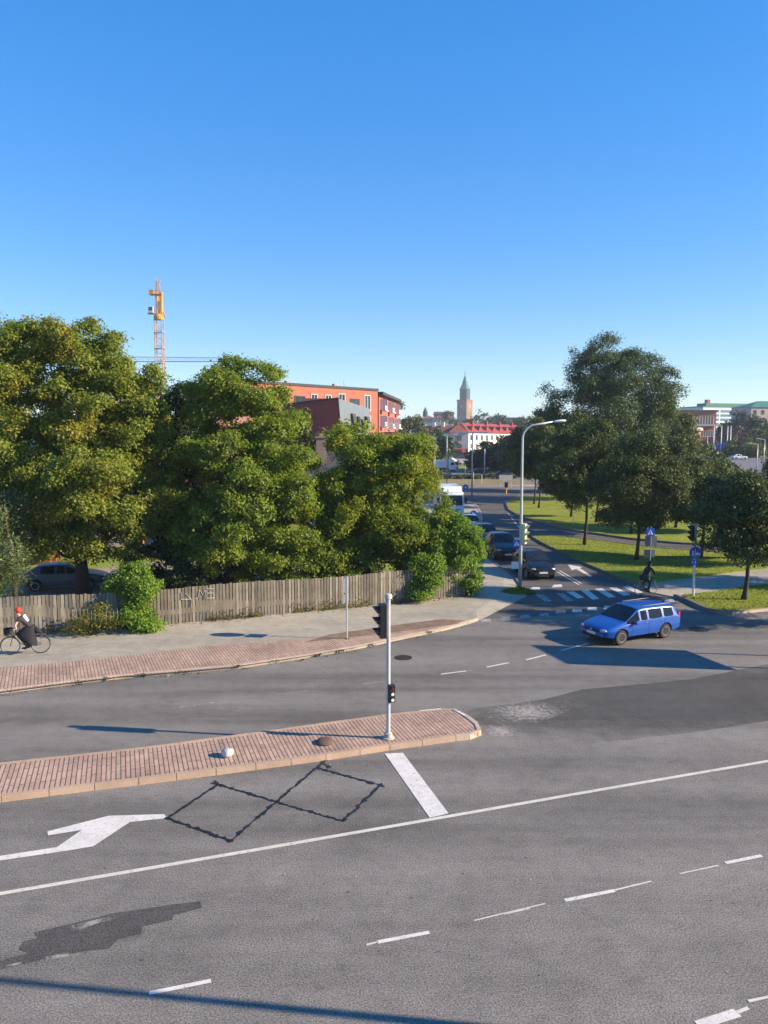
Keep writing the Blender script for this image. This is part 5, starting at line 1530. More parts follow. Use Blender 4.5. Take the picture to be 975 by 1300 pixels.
far_tree('round pale tree right of the brick apartment blocks', 511, 516, 230, 5.2, 67, L_OLIVE)
far_tree('big far tree left of the cathedral tower', 571, 524, 520, 9, 68, L_FAR, dens=.8)
far_tree('big far tree right of the cathedral tower', 612, 521, 560, 10, 69, L_FAR, dens=.8)
far_tree('second far tree right of the cathedral tower', 629, 524, 560, 9, 70, L_FAR, dens=.8)
far_tree('third far tree right of the cathedral tower', 645, 528, 560, 9, 71, L_FAR, dens=.8)
far_tree('far tree in front of the cathedral tower foot', 592, 532, 560, 7, 72, L_FAR, dens=.8)
far_tree('far tree beyond the white building behind the lamp', 664, 531, 520, 8, 73, L_FAR, dens=.8)
far_tree('green tree in front of the brick museum', 878, 556, 235, 3.6, 74, L_FAR)
far_tree('dark tree between ribbon window block and stone building', 944, 527, 330, 9, 75, L_DARK)
far_tree('pale bushy tree right of the flagpoles', 941, 556, 222, 4.6, 76, L_OLIVE)
far_tree('green tree below the stone building at the right edge', 962, 549, 235, 5.6, 77, L_OLIVE)
far_tree('second green tree below the stone building', 977, 548, 240, 5.6, 78, L_OLIVE)
far_tree('reddish brown tree behind the flagpoles', 930, 543, 300, 5.0, 79, leaf_mat('russet_leaves', [(.09, .05, .02), (.12, .08, .03), (.07, .07, .02)], .1))
far_tree('low tree in front of the avenue edge', 913, 583, 128, 2.6, 80, L_FAR)
far_tree('low green tree close to the avenue kerb', 946, 606, 112, 1.8, 81, L_OLIVE)
far_tree('low tree left of the avenue behind the lindens', 884, 575, 130, 3.2, 82, L_FAR)
far_tree('low tree behind the lindens beside the museum', 872, 566, 150, 5.2, 83, L_FAR)
far_tree('tree behind the roof of the dark brick block', 398, 541, 74, 3.0, 84, L_OLIVE)
far_tree('tree in the back yard above the wooden house', 440, 547, 64, 3.2, 85, L_MAP)
# low hedges at the far junction
def hedge(label, x0, x1, Y, h, seed, m=L_FAR, d=.9):
    n = max(3, int((x1 - x0) / 1.6))
    lobes = [(x0 + (x1 - x0) * (i + .5) / n - (x0 + x1) / 2, 0, h * .5, (x1 - x0) / n * .75, d, h * .55) for i in range(n)]
    return tree('hedge', label, ((x0 + x1) / 2, Y, .1), lobes, m, seed, n_sub=n * 10, sub_r=.35, n_clump=n * 60, clump_r=.4, per=16, leaf=.25, tr=0, cat='hedge')
hedge('long low hedge along the far verge', -8, 27, 157, .7, 91)
hedge('dark hedge before the plaza behind the purple car', 18, 46, 232, 1.5, 92, L_DARK)
# ================================================================== BUILDINGS
def brickmat(name, col, sc=1.0):
    m, nt, bs = newmat(name)
    v = coords(nt)
    tc = N(nt, 'ShaderNodeTexCoord'); 
    sx_ = N(nt, 'ShaderNodeSeparateXYZ'); nt.links.new(tc.outputs['Object'], sx_.inputs[0])
    ad = N(nt, 'ShaderNodeMath', operation='ADD'); nt.links.new(sx_.outputs[0], ad.inputs[0]); nt.links.new(sx_.outputs[1], ad.inputs[1])
    cb = N(nt, 'ShaderNodeCombineXYZ'); nt.links.new(ad.outputs[0], cb.inputs[0]); nt.links.new(sx_.outputs[2], cb.inputs[1])
    br = N(nt, 'ShaderNodeTexBrick'); br.inputs['Scale'].default_value = 1; br.inputs['Brick Width'].default_value = .5 * sc; br.inputs['Row Height'].default_value = .16 * sc
    br.inputs['Mortar Size'].default_value = .012; br.inputs['Color1'].default_value = (*col, 1); br.inputs['Color2'].default_value = (*[c * .82 for c in col], 1)
    br.inputs['Mortar'].default_value = (*[c * .7 + .05 for c in col], 1); nt.links.new(cb.outputs[0], br.inputs['Vector'])
    big = ramp(nt, noise(nt, v, .25, 5, .65), [(.3, .86), (.7, 1.08)])
    nt.links.new(mul(nt, br.outputs['Color'], big), bs.inputs['Base Color']); bs.inputs['Roughness'].default_value = .85
    return m
M_BRO = brickmat('orange_brick', (.44, .125, .075))
M_BRD = brickmat('dark_red_brick', (.20, .055, .045))
M_BRR = brickmat('red_brick', (.34, .12, .085))
M_SALM = pmat('salmon_render', (.62, .30, .21), .85, .08, .5)
M_CREAM = pmat('cream_render', (.72, .67, .56), .85, .08, .3)
M_WHITEW = pmat('white_render', (.66, .64, .56), .85, .06, .2)
M_GREYSHADE = pmat('grey_and_shaded_render', (.34, .33, .36), .85, .06, .2)  # grey house walls, and the shaded gable of the white building as colour
M_TILE = pmat('red_roof_tiles', (.26, .04, .035), .8, .25, .6)
M_TILE2 = pmat('brown_red_tiles', (.24, .075, .05), .8, .25, .6)
M_DROOF = pmat('dark_roof_felt', (.05, .05, .055), .8, .25, 1.5)
M_ZINC = pmat('zinc_cladding', (.21, .24, .26), .45, .12, 1.2, metallic=.4)
M_STONE = pmat('pink_stone', (.50, .40, .37), .85, .12, .4)
M_COPPER = pmat('green_copper', (.045, .19, .14), .7, .2, .15)
M_DCOP = pmat('dark_copper', (.03, .075, .075), .7, .2, .15)
M_CATH = pmat('old_brick_tower', (.30, .17, .11), .9, .25, .12)
M_FRAME = pmat('white_frame', (.72, .71, .68), .6, .05, 5)
M_DFRAME = pmat('dark_frame', (.05, .05, .055), .6, .1, 5)
M_WOODH = pmat('cream_boards', (.56, .50, .38), .8, .12, 1.5)
M_ORNG = pmat('orange_post', (.50, .20, .06), .7, .15, 4)

_win = {}
def window(parent, x, z, w, h, face='f', W=0, D=0, frame=None, y=0.0, sill=False):
    """window on facade f (y=0), r (x=W), l (x=0)"""
    frame = frame or M_FRAME
    key = (round(w, 2), round(h, 2), frame.name)
    if key not in _win:
        mb = MB(); t = max(.06, w * .06)
        mb.box((-w/2 + t/2, 0, 0), (t, .14, h)); mb.box((w/2 - t/2, 0, 0), (t, .14, h)); mb.box((0, 0, h/2 - t/2), (w - 2*t, .14, t)); mb.box((0, 0, -h/2 + t/2), (w - 2*t, .14, t))
        if w > .9: mb.box((0, -.01, 0), (t * .7, .10, h - 2*t))
        f = mb.build('window', frame, None)
        pb = MB(); pb.box((0, .02, 0), (w - 2*t, .06, h - 2*t)); p = pb.build('pane', M_GLASS, f)
        _win[key] = (f.data, p.data)
        bpy.data.objects.remove(p); bpy.data.objects.remove(f)
    fd_, pd = _win[key]
    f = bpy.data.objects.new('window', fd_); COL.objects.link(f); f.parent = parent
    p = bpy.data.objects.new('pane', pd); COL.objects.link(p); p.parent = f
    if face == 'f': f.location = (x, y - .03, z)
    elif face == 'r': f.location = (W + .03, x, z); f.rotation_euler = (0, 0, R(90))
    elif face == 'l': f.location = (-.03, x, z); f.rotation_euler = (0, 0, R(-90))
    return f
def building(name, label, p0, ang, w, d, h, wall, roof=None, rooft='flat', rh=.4, ov=.3, z0=-.2, cat='building', group=None):
    root = empty(name, p0, ang, label, cat, group)
    mb = MB(); mb.box((w/2, d/2, (h + z0) / 2), (w, d, h - z0)); mb.build('wall', wall, root)
    rf = MB()
    if rooft == 'flat':
        rf.box((w/2, d/2, h + rh/2), (w + 2*ov, d + 2*ov, rh))
    elif rooft == 'gable':
        rf.add([(-ov, -ov, h), (w+ov, -ov, h), (w+ov, d/2, h+rh), (-ov, d/2, h+rh), (-ov, d+ov, h), (w+ov, d+ov, h), (-ov, -ov, h+.15), (w+ov, -ov, h+.15), (-ov, d+ov, h+.15), (w+ov, d+ov, h+.15), (-ov, d/2, h+rh+.15), (w+ov, d/2, h+rh+.15)],
               [(6,7,11,10), (10,11,9,8), (0,6,10,3), (3,10,8,4), (1,2,11,7), (2,5,9,11), (0,1,7,6), (5,4,8,9), (0,3,2,1), (3,4,5,2)])
    elif rooft == 'hip':
        i = min(w, d) / 2
        rf.add([(-ov, -ov, h), (w+ov, -ov, h), (w+ov, d+ov, h), (-ov, d+ov, h), (i, d/2, h+rh), (w-i, d/2, h+rh)] if w >= d else [(-ov, -ov, h), (w+ov, -ov, h), (w+ov, d+ov, h), (-ov, d+ov, h), (w/2, i, h+rh), (w/2, d-i, h+rh)],
               [(0,1,5,4), (1,2,5), (2,3,4,5), (3,0,4), (0,3,2,1)] if w >= d else [(0,1,4), (1,2,5,4), (2,3,5), (3,0,4,5), (0,3,2,1)])
    rf.build('roof', roof or M_DROOF, root)
    return root
def gz(px, py, Y): return A(px, py, Y).z

# --- orange brick apartment block (facade runs away to the right)
pl = A(300, 560, 96.5); prt = A(479.5, 560, 115)
v_ = (prt - pl).to_2d(); ang = math.atan2(v_.y, v_.x); w = v_.length
hB = gz(479.5, 493.5, 115)
B1 = building('apartment_block', 'long orange red brick apartment block behind the maples', (pl.x, pl.y, 0), ang, w, 14, hB - .35, M_BRO, M_DROOF, 'flat', .35, .12)
for fl in range(5):
    z = hB - 2.0 - fl * 3.0
    for k in range(9):
        x = w - 2.2 - k * 2.6
        if x < 1: continue
        if k in (0, 2): window(B1, x, z - .2, 1.3, 2.3, frame=M_FRAME)
        elif k in (1, 5): window(B1, x, z - .6, 1.9, 1.9, frame=M_DFRAME)
        else: window(B1, x, z, 1.15, 1.35, frame=M_FRAME)
# grey penthouse vents and aerials on its roof
mb = MB(); mb.box((w * .8, 4, hB + .3), (.5, .5, .7)); mb.box((w * .45, 4, hB + .3), (.6, .6, .6)); mb.bar((w * .84, 3, hB), (w * .84, 3, hB + 1.2), .06); mb.build('roof_vent', M_MGREY, B1)
for fl in range(5):
    z = hB - 2.0 - fl * 3.0
    for y_ in (2.5, 6, 9.5): window(B1, y_, z, 1.2, 1.6, 'r', w, 14)
# --- further block with balconies
pl = A(481, 560, 138); prt = A(504, 560, 165)
v_ = (prt - pl).to_2d(); ang = math.atan2(v_.y, v_.x); w2 = v_.length; h2 = gz(484, 502, 140)
B2 = building('apartment_block', 'narrow orange brick block with white balconies beside the long one', (pl.x, pl.y, 0), ang, w2, 14, h2, M_BRO, M_DROOF, 'flat', .5, .9)
for fl in range(5):
    z = h2 - 1.9 - fl * 3.0
    for k in range(5):
        x = w2 * (k + .5) / 5
        if k % 2 == 0:
            mb = MB(); mb.box((0, -.8, -.9), (2.6, 1.0, .16)); mb.box((0, -.98, -.4), (2.6, .06, .9)); mb.box((-1.3, -.5, .2), (.1, 1.0, 2.0)); mb.box((1.3, -.5, .2), (.1, 1.0, 2.0))
            o = mb.build('balcony', M_FRAME if k else M_LGREY, B2); o.location = (x, 0, z)
        window(B2, x, z + .1, 1.6, 1.7, frame=M_DFRAME if k % 2 == 0 else M_FRAME)
    for y_ in (3, 7): window(B2, y_, z, 1.3, 1.5, 'l', w2, 14)
# white slatted screen before it
mb = MB()
for k in range(3): mb.box((0, 0, k * .42), (2.3, .12, .2))
for k in (-1, 0, 1): mb.box((k, .14, .4), (.1, .12, 1.4))
o = mb.build('slatted_screen', M_FRAME, None); o.location = (A(497, 540, 120).x, 120, gz(497, 545, 120)); 
mb = MB(); mb.box((0, 1.2, -o.location.z / 2 - .3), (2.3, 2.2, o.location.z - .2)); q = mb.build('brick_base', M_BRR, o)
tag(o, 'white slatted roof screen before the balcony block', 'screen')

# --- dark brick and zinc building with the slanted wall
Yc = 88
cz_ = gz(430, 506.5, Yc); c0 = A(430, 560, Yc); cl = A(378, 560, 93); cr = A(469.5, 560, 100)
root = empty('modern_block', (c0.x, c0.y, 0), 0, 'dark red brick block with slanting zinc end wall above the maples', 'building')
L_ = Vector((cl.x - c0.x - 3, cl.y - c0.y, 0)); R_ = Vector((cr.x - c0.x, cr.y - c0.y, 0)); B_ = L_ + R_
zl = gz(381, 512, 93) - .35; zr_ = gz(469.5, 519, 100)
mb = MB(); mb.add([(0,0,0), tuple(L_), (L_.x, L_.y, zl), (0, 0, cz_ - .0), (.02, 6, 0), (L_.x, L_.y + 6, 0), (L_.x, L_.y + 6, zl), (.02, 6, cz_)], [(0,1,2,3),(7,6,5,4),(3,2,6,7),(1,5,6,2),(0,4,5,1),(0,3,7,4)])
mb.build('brick_wall', M_BRD, root)
mb = MB(); s0 = Vector((.75, -.15, 0))
mb.add([(s0.x + .3, s0.y, 0), (R_.x + .3, R_.y, 0), (R_.x, R_.y, zr_), (.01, -.02, cz_ + .05), (s0.x - 5, 9, 0), (R_.x - 5, R_.y + 9, 0), (R_.x - 5, R_.y + 9, zr_ + .6), (-5, 8, cz_ + .5)], [(0,1,2,3),(7,6,5,4),(3,2,6,7),(1,5,6,2),(0,4,5,1),(0,3,7,4)])
mb.build('zinc_wall', M_ZINC, root)
for (xa, xb, ya, yb_) in ((442.5, 446.5, 525, 548), (450, 452, 528, 548), (455, 457, 531, 548), (460.5, 463.5, 527, 536)):
    t0 = (xa - 430) / 39.5; t1 = (xb - 430) / 39.5
    f0 = R_ * t0; f1 = R_ * t1
    nrm = Vector((R_.y, -R_.x, 0)).normalized() * .25
    za, zb_ = gz(xa, ya, 92), gz(xa, yb_, 92)
    sl = .55
    mb = MB(); o1 = f0 + nrm; o2 = f1 + nrm
    mb.add([(o1.x + sl, o1.y, zb_), (o2.x + sl, o2.y, zb_), (o2.x + .15, o2.y, za), (o1.x + .15, o1.y, za), (o1.x - .5, o1.y + .6, zb_), (o2.x - .5, o2.y + .6, zb_), (o2.x - .8, o2.y + .6, za), (o1.x - .8, o1.y + .6, za)], [(0,1,2,3),(7,6,5,4),(3,2,6,7),(1,5,6,2),(0,4,5,1),(0,3,7,4)])
    mb.build('window', M_DFRAME, root)
mb = MB(); mb.bar((L_.x, L_.y - .1, zl + .08), (.1, -.12, cz_ + .1), .3, .14); mb.build('roof_edge', M_DROOF, root)

# --- wooden house with chimney behind the middle trees
hx = A(392, 600, 55).x
B3 = building('wooden_house', 'cream wooden house with dark roof and tall chimney behind the maples', (hx, 54, 0), R(4), 6.6, 6.4, 4.4, M_WOODH, M_DROOF, 'gable', 2.9, .4)
mb = MB(); mb.box((0, 0, 0), (.75, .75, 2.6)); mb.box((0, 0, 1.35), (.9, .9, .15)); o = mb.build('chimney', brickmat('grey_brown_brick', (.30, .22, .18)), B3); o.location = (A(411, 570, 56.5).x - hx, 2.4, gz(411, 554, 56.5) - 1.4)
for k in range(3):
    window(B3, 1.2 + k * 1.8, 3.3, .95, 1.3); window(B3, 1.2 + k * 1.8, 1.2, .95, 1.3)
mb = MB(); mb.box((4.5, -.5, 3.9), (1.6, .9, .12)); mb.box((4.5, -.9, 3.5), (1.6, .06, .7)); mb.build('porch', pmat('red_trim', (.45, .06, .05), .7, .1, 3), B3)
# --- left house
hx = A(-60, 600, 58).x
B4 = building('house', 'pale boarded house behind the yellow maple with orange corner post', (hx, 57, 0), R(3), A(188, 600, 58).x - hx, 8, 7.2, pmat('beige_boards', (.42, .38, .32), .85, .1, 1), M_ZINC, 'gable', 2.6, .4)
wB4 = A(188, 600, 58).x - hx
for fl in (5.6, 2.4):
    for k in range(7): window(B4, 1.5 + k * 2.6, fl, 1.2, 1.5)
mb = MB(); mb.box((A(177, 600, 57).x - hx, -.9, 3.0), (.35, .35, 6)); mb.build('corner_post', M_ORNG, B4)
mb = MB(); mb.box((A(165, 600, 57).x - hx, -.9, 4.3), (2.4, .1, 1.1)); mb.box((A(165, 600, 57).x - hx, -.5, 3.7), (2.6, 1.3, .15)); mb.build('balcony', M_WOODH, B4)
# brick steps in the left yard
mb = MB()
for k in range(4): mb.box((0, k * .35, .1 + .1 * k), (1.8 - .2 * k, .35, .2 + .2 * k))
o = mb.build('garden_steps', M_BRR, None); o.location = (A(60, 735, 50).x, 49.5, YG)
tag(o, 'short flight of brick steps in the yard left of the trunk', 'steps')
bush('yellow flowering shrub in the yard left of the leaning trunk', (A(74, 720, 50).x, 50, YG), [(0, 0, .5, 1.3, .8, .6)], leaf_mat('yellow_shrub', [(.25, .24, .03), (.35, .3, .04), (.15, .18, .03)]), 95, n_clump=160, per=20, leaf=.16)
# --- dark roofed salmon block behind the second maple
hx = A(238, 600, 74).x
B5 = building('apartment_block', 'salmon rendered block glimpsed through the second maple', (hx, 72, 0), R(12), 9.5, 9, gz(280, 512, 73), M_SALM, M_DROOF, 'flat', .3, .2)
for fl in range(3):
    for k in range(4): window(B5, 1.4 + k * 2.2, 2.2 + fl * 3.2, 1.1, 1.4)

# --- long white building with red mansard roof
pl = A(594.5, 580, 320); prt = A(676, 580, 385)
v_ = (prt - pl).to_2d(); ang = math.atan2(v_.y, v_.x); w3 = v_.length
hE = gz(595, 549.5, 320)
B6 = building('townhouse_block', 'long white building with red dormered roof below the cathedral', (pl.x, pl.y, 0), ang, w3, 13, hE, M_WHITEW, M_TILE, 'hip', 4.4, .6)
for fl in range(3):
    for k in range(14):
        window(B6, w3 * (k + .5) / 14, hE - 2.0 - fl * 3.6, 2.0, 2.2, frame=M_FRAME if fl else M_DFRAME)
for k in range(9):
    x = w3 * (k + .8) / 10
    mb = MB(); mb.box((0, 0, 0), (1.8, 2.6, 2.0)); mb.add([(-1.1, -1.5, 1.0), (1.1, -1.5, 1.0), (1.1, 1.4, 1.0), (-1.1, 1.4, 1.0), (0, -1.5, 1.9), (0, 1.4, 1.9)], [(0,1,4), (1,2,5,4), (2,3,5), (3,0,4,5), (0,3,2,1)])
    o = mb.build('dormer', M_TILE, B6); o.location = (x, 2.2, hE + 1.2)
    if k % 2: 
        mb = MB(); mb.box((0, 0, 0), (1.1, 1.1, 2.4)); o = mb.build('chimney', M_TILE, B6); o.location = (x + 1.5, 5.5, hE + 4.3)
# gable part of the white building, its shade put into a grey wall colour
pl = A(570.5, 580, 316); prt = A(594.3, 580, 316)
B7 = building('townhouse_block', 'end building with shade put into its grey wall and hipped red roof above the shops', (pl.x, pl.y, 0), 0, (prt - pl).x, 14, hE, M_GREYSHADE, M_TILE2, 'hip', 3.8, .5)
for zz_ in (hE - 2.2, hE - 5.6): window(B7, (prt - pl).x * .52, zz_, 1.9, 2.1, frame=M_DFRAME)
wS = (prt - pl).x
mb = MB(); mb.box((wS * .5, -.9, 3.9), (wS * .95, 1.8, .4)); mb.build('shop_canopy', M_DROOF, B7)
mb = MB(); mb.box((wS * .5, -.04, 1.9), (wS * .9, .08, 3.2)); mb.build('shop_window', M_GLASS, B7)
M_SGN = pmat('orange_red_sign', (.60, .10, .04), .5, .1, 2)
for (q, ww) in ((.18, 1.3), (.36, 1.5), (.55, 1.5), (.74, 1.4)):
    mb = MB(); mb.box((0, 0, 0), (ww, .12, .5 if q < .7 else 1.6)); o = mb.build('shop_sign', M_SGN, B7); o.location = (wS * q, -1.85, 4.3 if q < .7 else 3.6)
# left wing cream
pl = A(529, 580, 335); prt = A(571, 580, 330)
B8 = building('townhouse_block', 'cream wing with brown red roof left of the grey gable', (pl.x, pl.y, 0), math.atan2((prt - pl).y, (prt - pl).x), (prt - pl).length, 12, hE - .3, M_WHITEW, M_TILE2, 'gable', 3.6, .5)
for fl in range(3):
    for k in range(7): window(B8, (prt - pl).length * (k + .5) / 7, hE - 2.3 - fl * 3.5, 1.5, 1.9)
for q in (.08, .42, .7):
    mb = MB(); mb.box((0, 0, 0), (1.4, 1.2, 2.2)); o = mb.build('chimney', M_CREAM, B8); o.location = ((prt - pl).length * q, 5, hE + 3.6)
mb = MB(); mb.box(((prt - pl).length * .5, 6, hE + 3.4), ((prt - pl).length * .96, .6, .9)); mb.build('fire_wall', M_CREAM, B8)
# far red roofed buildings near the cathedral
def far_house(label, xa, xb, Y, yt, ye, wall, roof, typ='hip', n=6, grp='far red roofed houses'):
    pl = A(xa, 560, Y); prt = A(xb, 560, Y); w = (prt - pl).x; he = gz(xa, ye, Y); ht = gz(xa, yt, Y)
    b = building('far_house', label, (pl.x, Y, 0), 0, w, 16, he, wall, roof, typ, ht - he, .6, cat='house', group=grp)
    for k in range(n): window(b, w * (k + .5) / n, he - 2.6, w / n * .4, 2.6, frame=M_DFRAME)
    return b
far_house('bright red roofed long house left of the cathedral', 551, 577, 640, 525.5, 530, M_STONE, M_TILE)
far_house('grey walled house with a reddish roof and little turret', 535, 552, 660, 527, 531, M_GREYSHADE, M_TILE2)
q = far_house('dark roofed house left of the red roofs', 523, 537, 680, 529, 532, M_GREYSHADE, M_DROOF)
mb = MB(); mb.lathe([(2.2, 0), (2.2, 4), (.001, 9)], n=8); o = mb.build('turret', M_DROOF, q); o.location = ((A(540, 560, 680) - A(523, 560, 680)).x, 3, gz(540, 529, 680))
far_house('house with a long dark roof behind the bright red roofs', 552, 576, 720, 522.5, 526, M_BRR, M_DROOF, 'gable')
far_house('low pale house behind the trees right of the cathedral', 640, 662, 640, 530, 533, M_CREAM, M_DROOF, 'flat')
# --- cathedral tower
Yt = 1080
tx = A(589.6, 560, Yt).x; sc = Yt / FPX
T = empty('cathedral_tower', (tx, Yt, 0), 0, 'cathedral brick tower with green copper spire on the horizon', 'tower')
wT = 19.4 * sc / (math.cos(R(33)) + math.sin(R(33))); hT = gz(589, 507.5, Yt)
def sq_(w, z0, z1, mat, nm, rot=R(33), parent=T):
    mb = MB(); mb.box((0, 0, (z0 + z1) / 2), (w, w, z1 - z0)); o = mb.build(nm, mat, parent); o.rotation_euler = (0, 0, rot); return o
ROT = R(52)
base_t = sq_(wT, -1, hT - 2.5, M_CATH, 'tower_wall', ROT)
sq_(wT * 1.05, hT - 2.5, hT, M_BRR, 'parapet', ROT)
h3 = gz(589, 494.5, Yt); w8 = 13.5 * sc / 2
mb = MB(); mb.lathe([(w8, hT), (w8, h3)], n=8); o = mb.build('belfry', M_DCOP, T); o.rotation_euler = (0, 0, R(12))
for k in range(8):
    a = R(12) + R(22.5) + k * R(45)
    mb = MB(); mb.box((0, 0, 0), (.4, w8 * .3, (h3 - hT) * .55)); mb.mi = 0; o = mb.build('louvre', M_DFRAME, T); o.location = (math.cos(a) * w8 * .93, math.sin(a) * w8 * .93, (hT + h3) / 2); o.rotation_euler = (0, 0, a)
hS = gz(589, 479, Yt)
mb = MB(); mb.lathe([(w8 * 1.1, h3), (w8 * .82, h3 + 3.5), (w8 * .62, h3 + 6.5), (w8 * .42, h3 + 12), (w8 * .22, hS), (.001, gz(589, 475.5, Yt))], n=8); o = mb.build('spire', M_COPPER, T); o.rotation_euler = (0, 0, R(12))
mb = MB(); mb.cyl((0, 0, gz(589, 476, Yt)), (0, 0, gz(589, 471.5, Yt)), .28, 8); mb.box((0, 0, gz(589, 473, Yt)), (2.2, .3, .4)); mb.lathe([(.001, -.8), (.8, 0), (.001, .8)], c=(0, 0, gz(589, 475, Yt)), n=8); mb.build('cross', M_DCOP, T)
# clock face and belfry windows on the lit side
for (ang_, ) in ((ROT - R(90),), (ROT + R(180),)):
    n_ = Vector((math.cos(ang_), math.sin(ang_), 0))
    mb = MB(); M_ = Matrix.Translation(n_ * (wT/2 + .1) + Vector((0, 0, hT - 9.5))) @ Matrix.Rotation(ang_, 4, 'Z') @ Matrix.Rotation(R(90), 4, 'Y')
    mb.lathe([(.001, 0), (2.5, 0), (2.5, .3), (.001, .3)], n=20, M=M_); mb.build('clock_face', pmat('clock_gold', (.45, .30, .12), .6, .1, 1), T)
    for q in (-3.5, 3.5):
        t_ = Vector((-n_.y, n_.x, 0)); 
        mb = MB(); mb.box((0, 0, 0), (.3, 1.6, 5)); o = mb.build('arched_opening', M_DFRAME, T); o.location = n_ * (wT/2 + .05) + t_ * q + Vector((0, 0, hT - 20)); o.rotation_euler = (0, 0, ang_)

# --- right hand buildings
Ym = 300
pl = A(846, 560, Ym); prt = A(908, 560, Ym); w = (prt - pl).x; hM = gz(880, 520.5, Ym)
B9 = building('museum', 'dark red brick hall with pale vertical ribs beyond the right trees', (pl.x, Ym, 0), 0, w, 26, hM - .6, M_BRR, M_DROOF, 'flat', .6, .4)
hm2 = gz(880, 540, Ym)
mb = MB()
for k in range(16): mb.box((w * (.1 + .84 * k / 15), -.15, (hM + hm2) / 2 - 1.2), (.35, .3, (hM - hm2) * .55))
mb.build('ribs', M_STONE, B9)
for k in range(15): 
    window(B9, w * (.1 + .84 * (k + .5) / 15), (hM + hm2) / 2 - 1.2, .75, (hM - hm2) * .5, frame=M_DFRAME)
mb = MB(); mb.box((w * .5, -2, hm2), (w, 5, .7)); mb.build('cornice', M_CONC, B9)
for k in range(6): window(B9, w * (.72 + .05 * k), hm2 - 3.2, .9, 2.2, frame=M_FRAME)
cx_ = A(874, 560, Ym - 10).x
Dm = empty('drum_building', (cx_, Ym - 8, 0), 0, 'low round brick drum with flat roof before the red hall', 'building')
mb = MB(); mb.lathe([(5.0, -.2), (5.0, gz(875, 547, Ym - 8))], n=28); mb.build('wall', M_BRO, Dm, smooth=True)
mb = MB(); mb.lathe([(.001, 0), (5.8, 0), (5.9, .4), (5.5, 1.2), (.001, 1.5)], n=28, c=(0, 0, gz(875, 547, Ym - 8))); mb.build('roof', M_CONC, Dm, smooth=True)
mb = MB()
for k in range(10):
    a = R(200) + R(140) * k / 9
    mb.box((math.cos(a) * 5.02, math.sin(a) * 5.02, 3.2), (.7, .7, 2.2), a)
mb.build('windows_band', M_GLASS, Dm)
Yo = 440
pl = A(891, 560, Yo); prt = A(954, 560, Yo + 10); w = (prt - pl).length; hO = gz(920, 516.5, Yo)
B10 = building('office_building', 'white office block with blue ribbon windows in four bands', (pl.x, Yo, 0), math.atan2(10, (prt - pl).x), w, 20, hO, M_FRAME, M_COPPER, 'flat', .5, .3)
nb = 4
for k in range(nb):
    z = gz(920, 519.5 + k * 5.4, Yo) - 1.0
    for j in range(3):
        mb = MB(); mb.box((0, 0, 0), (w * .29, .2, 1.35)); o = mb.build('ribbon_window', pmat('blue_glass', (.10, .25, .38), .1, .1, .2, spec=.9) if (k == 0 and j == 0) else bpy.data.materials['blue_glass'], B10); o.location = (w * (.17 + .33 * j), -.06, z)
mb = MB(); mb.box((w * .22, 6, hO + 2), (2.2, 2.2, 5)); mb.build('roof_tower', M_BRR, B10)
mb = MB(); mb.box((w * .55, 8, hO + 1.2), (w * .8, 8, 2.4)); mb.build('penthouse', M_COPPER, B10)
Ys = 345
pl = A(952, 560, Ys); w = 34; hSb = gz(960, 516.5, Ys)
B11 = building('stone_building', 'pinkish stone building with green hipped roof at the right edge', (pl.x, Ys, 0), R(6), w, 16, hSb, M_STONE, M_COPPER, 'hip', 3.0, .5)
for fl in range(4):
    for k in range(9): window(B11, w * (k + .5) / 9, hSb - 2.4 - fl * 3.4, 1.3, 1.9, frame=M_DFRAME)
# flagpoles
fl_lab = ['leftmost of four white flagpoles before the museum', 'second flagpole from the left before the museum', 'third flagpole from the left before the museum', 'rightmost flagpole with a pinkish tint before the museum']
for i, px in enumerate((906, 915.5, 923.3, 927.3)):
    p = A(px, 560, 240)
    e = empty('flagpole', (p.x, 240, 0), 0, fl_lab[i], 'flagpole', 'flagpoles before the museum')
    zt = gz(px, 541.5, 240)
    mb = MB(); mb.tube([(0, 0, 0), (0, 0, zt)], [.2, .12], 8); mb.build('pole', M_SWHITE, e, smooth='all')
    mb = MB(); mb.lathe([(.001, -.15), (.16, 0), (.001, .15)], c=(0, 0, zt + .12), n=8); mb.build('finial', M_SWHITE, e)

# ================================================================== CRANES
Yk = 250
kx = A(203.5, 476, Yk).x; ktop = gz(203, 352, Yk); kz = gz(203, 400, Yk)
K = empty('tower_crane', (kx, Yk, 0), 0, 'tall pale tower crane with orange cabin rising behind the yellow maple', 'crane')
hw = 1.15
mb = MB()
for (sx_, sy_) in ((1,1),(1,-1),(-1,1),(-1,-1)): mb.bar((sx_*hw, sy_*hw, 0), (sx_*hw, sy_*hw, kz - 1.5), .24)
z = 0; k = 0
while z < kz - 3.2:
    for (a, b) in (((-hw,-hw),(hw,-hw)), ((hw,-hw),(hw,hw)), ((hw,hw),(-hw,hw)), ((-hw,hw),(-hw,-hw))):
        mb.bar((*a, z), (*b, z), .12); 
        s_ = (a, b) if k % 2 else (b, a); mb.bar((*s_[0], z), (*s_[1], z + 2.4), .09)
    z += 2.4; k += 1
mb.build('mast', M_CRANE, K)
M_CDK = pmat('crane_dark', (.12, .10, .11), .6, .1, 2)
for zz_ in (kz - 5.8, kz - 10.8, kz - 15.6, kz - 20.5, kz - 25.5):
    red = MB(); red.box((0, -hw * 1.1, zz_), (hw * 2.2, .2, .22)); red.box((hw * 1.1, 0, zz_), (.2, hw * 2, .22)); red.box((-hw * 1.1, 0, zz_), (.2, hw * 2, .22)); red.build('mast_collar', M_CDK, K)
mb = MB(); mb.lathe([(1.5, kz - 1.5), (1.6, kz - .6), (1.3, kz), (1.3, kz + .3)], n=16); mb.build('slewing_ring', M_ORANGE, K)
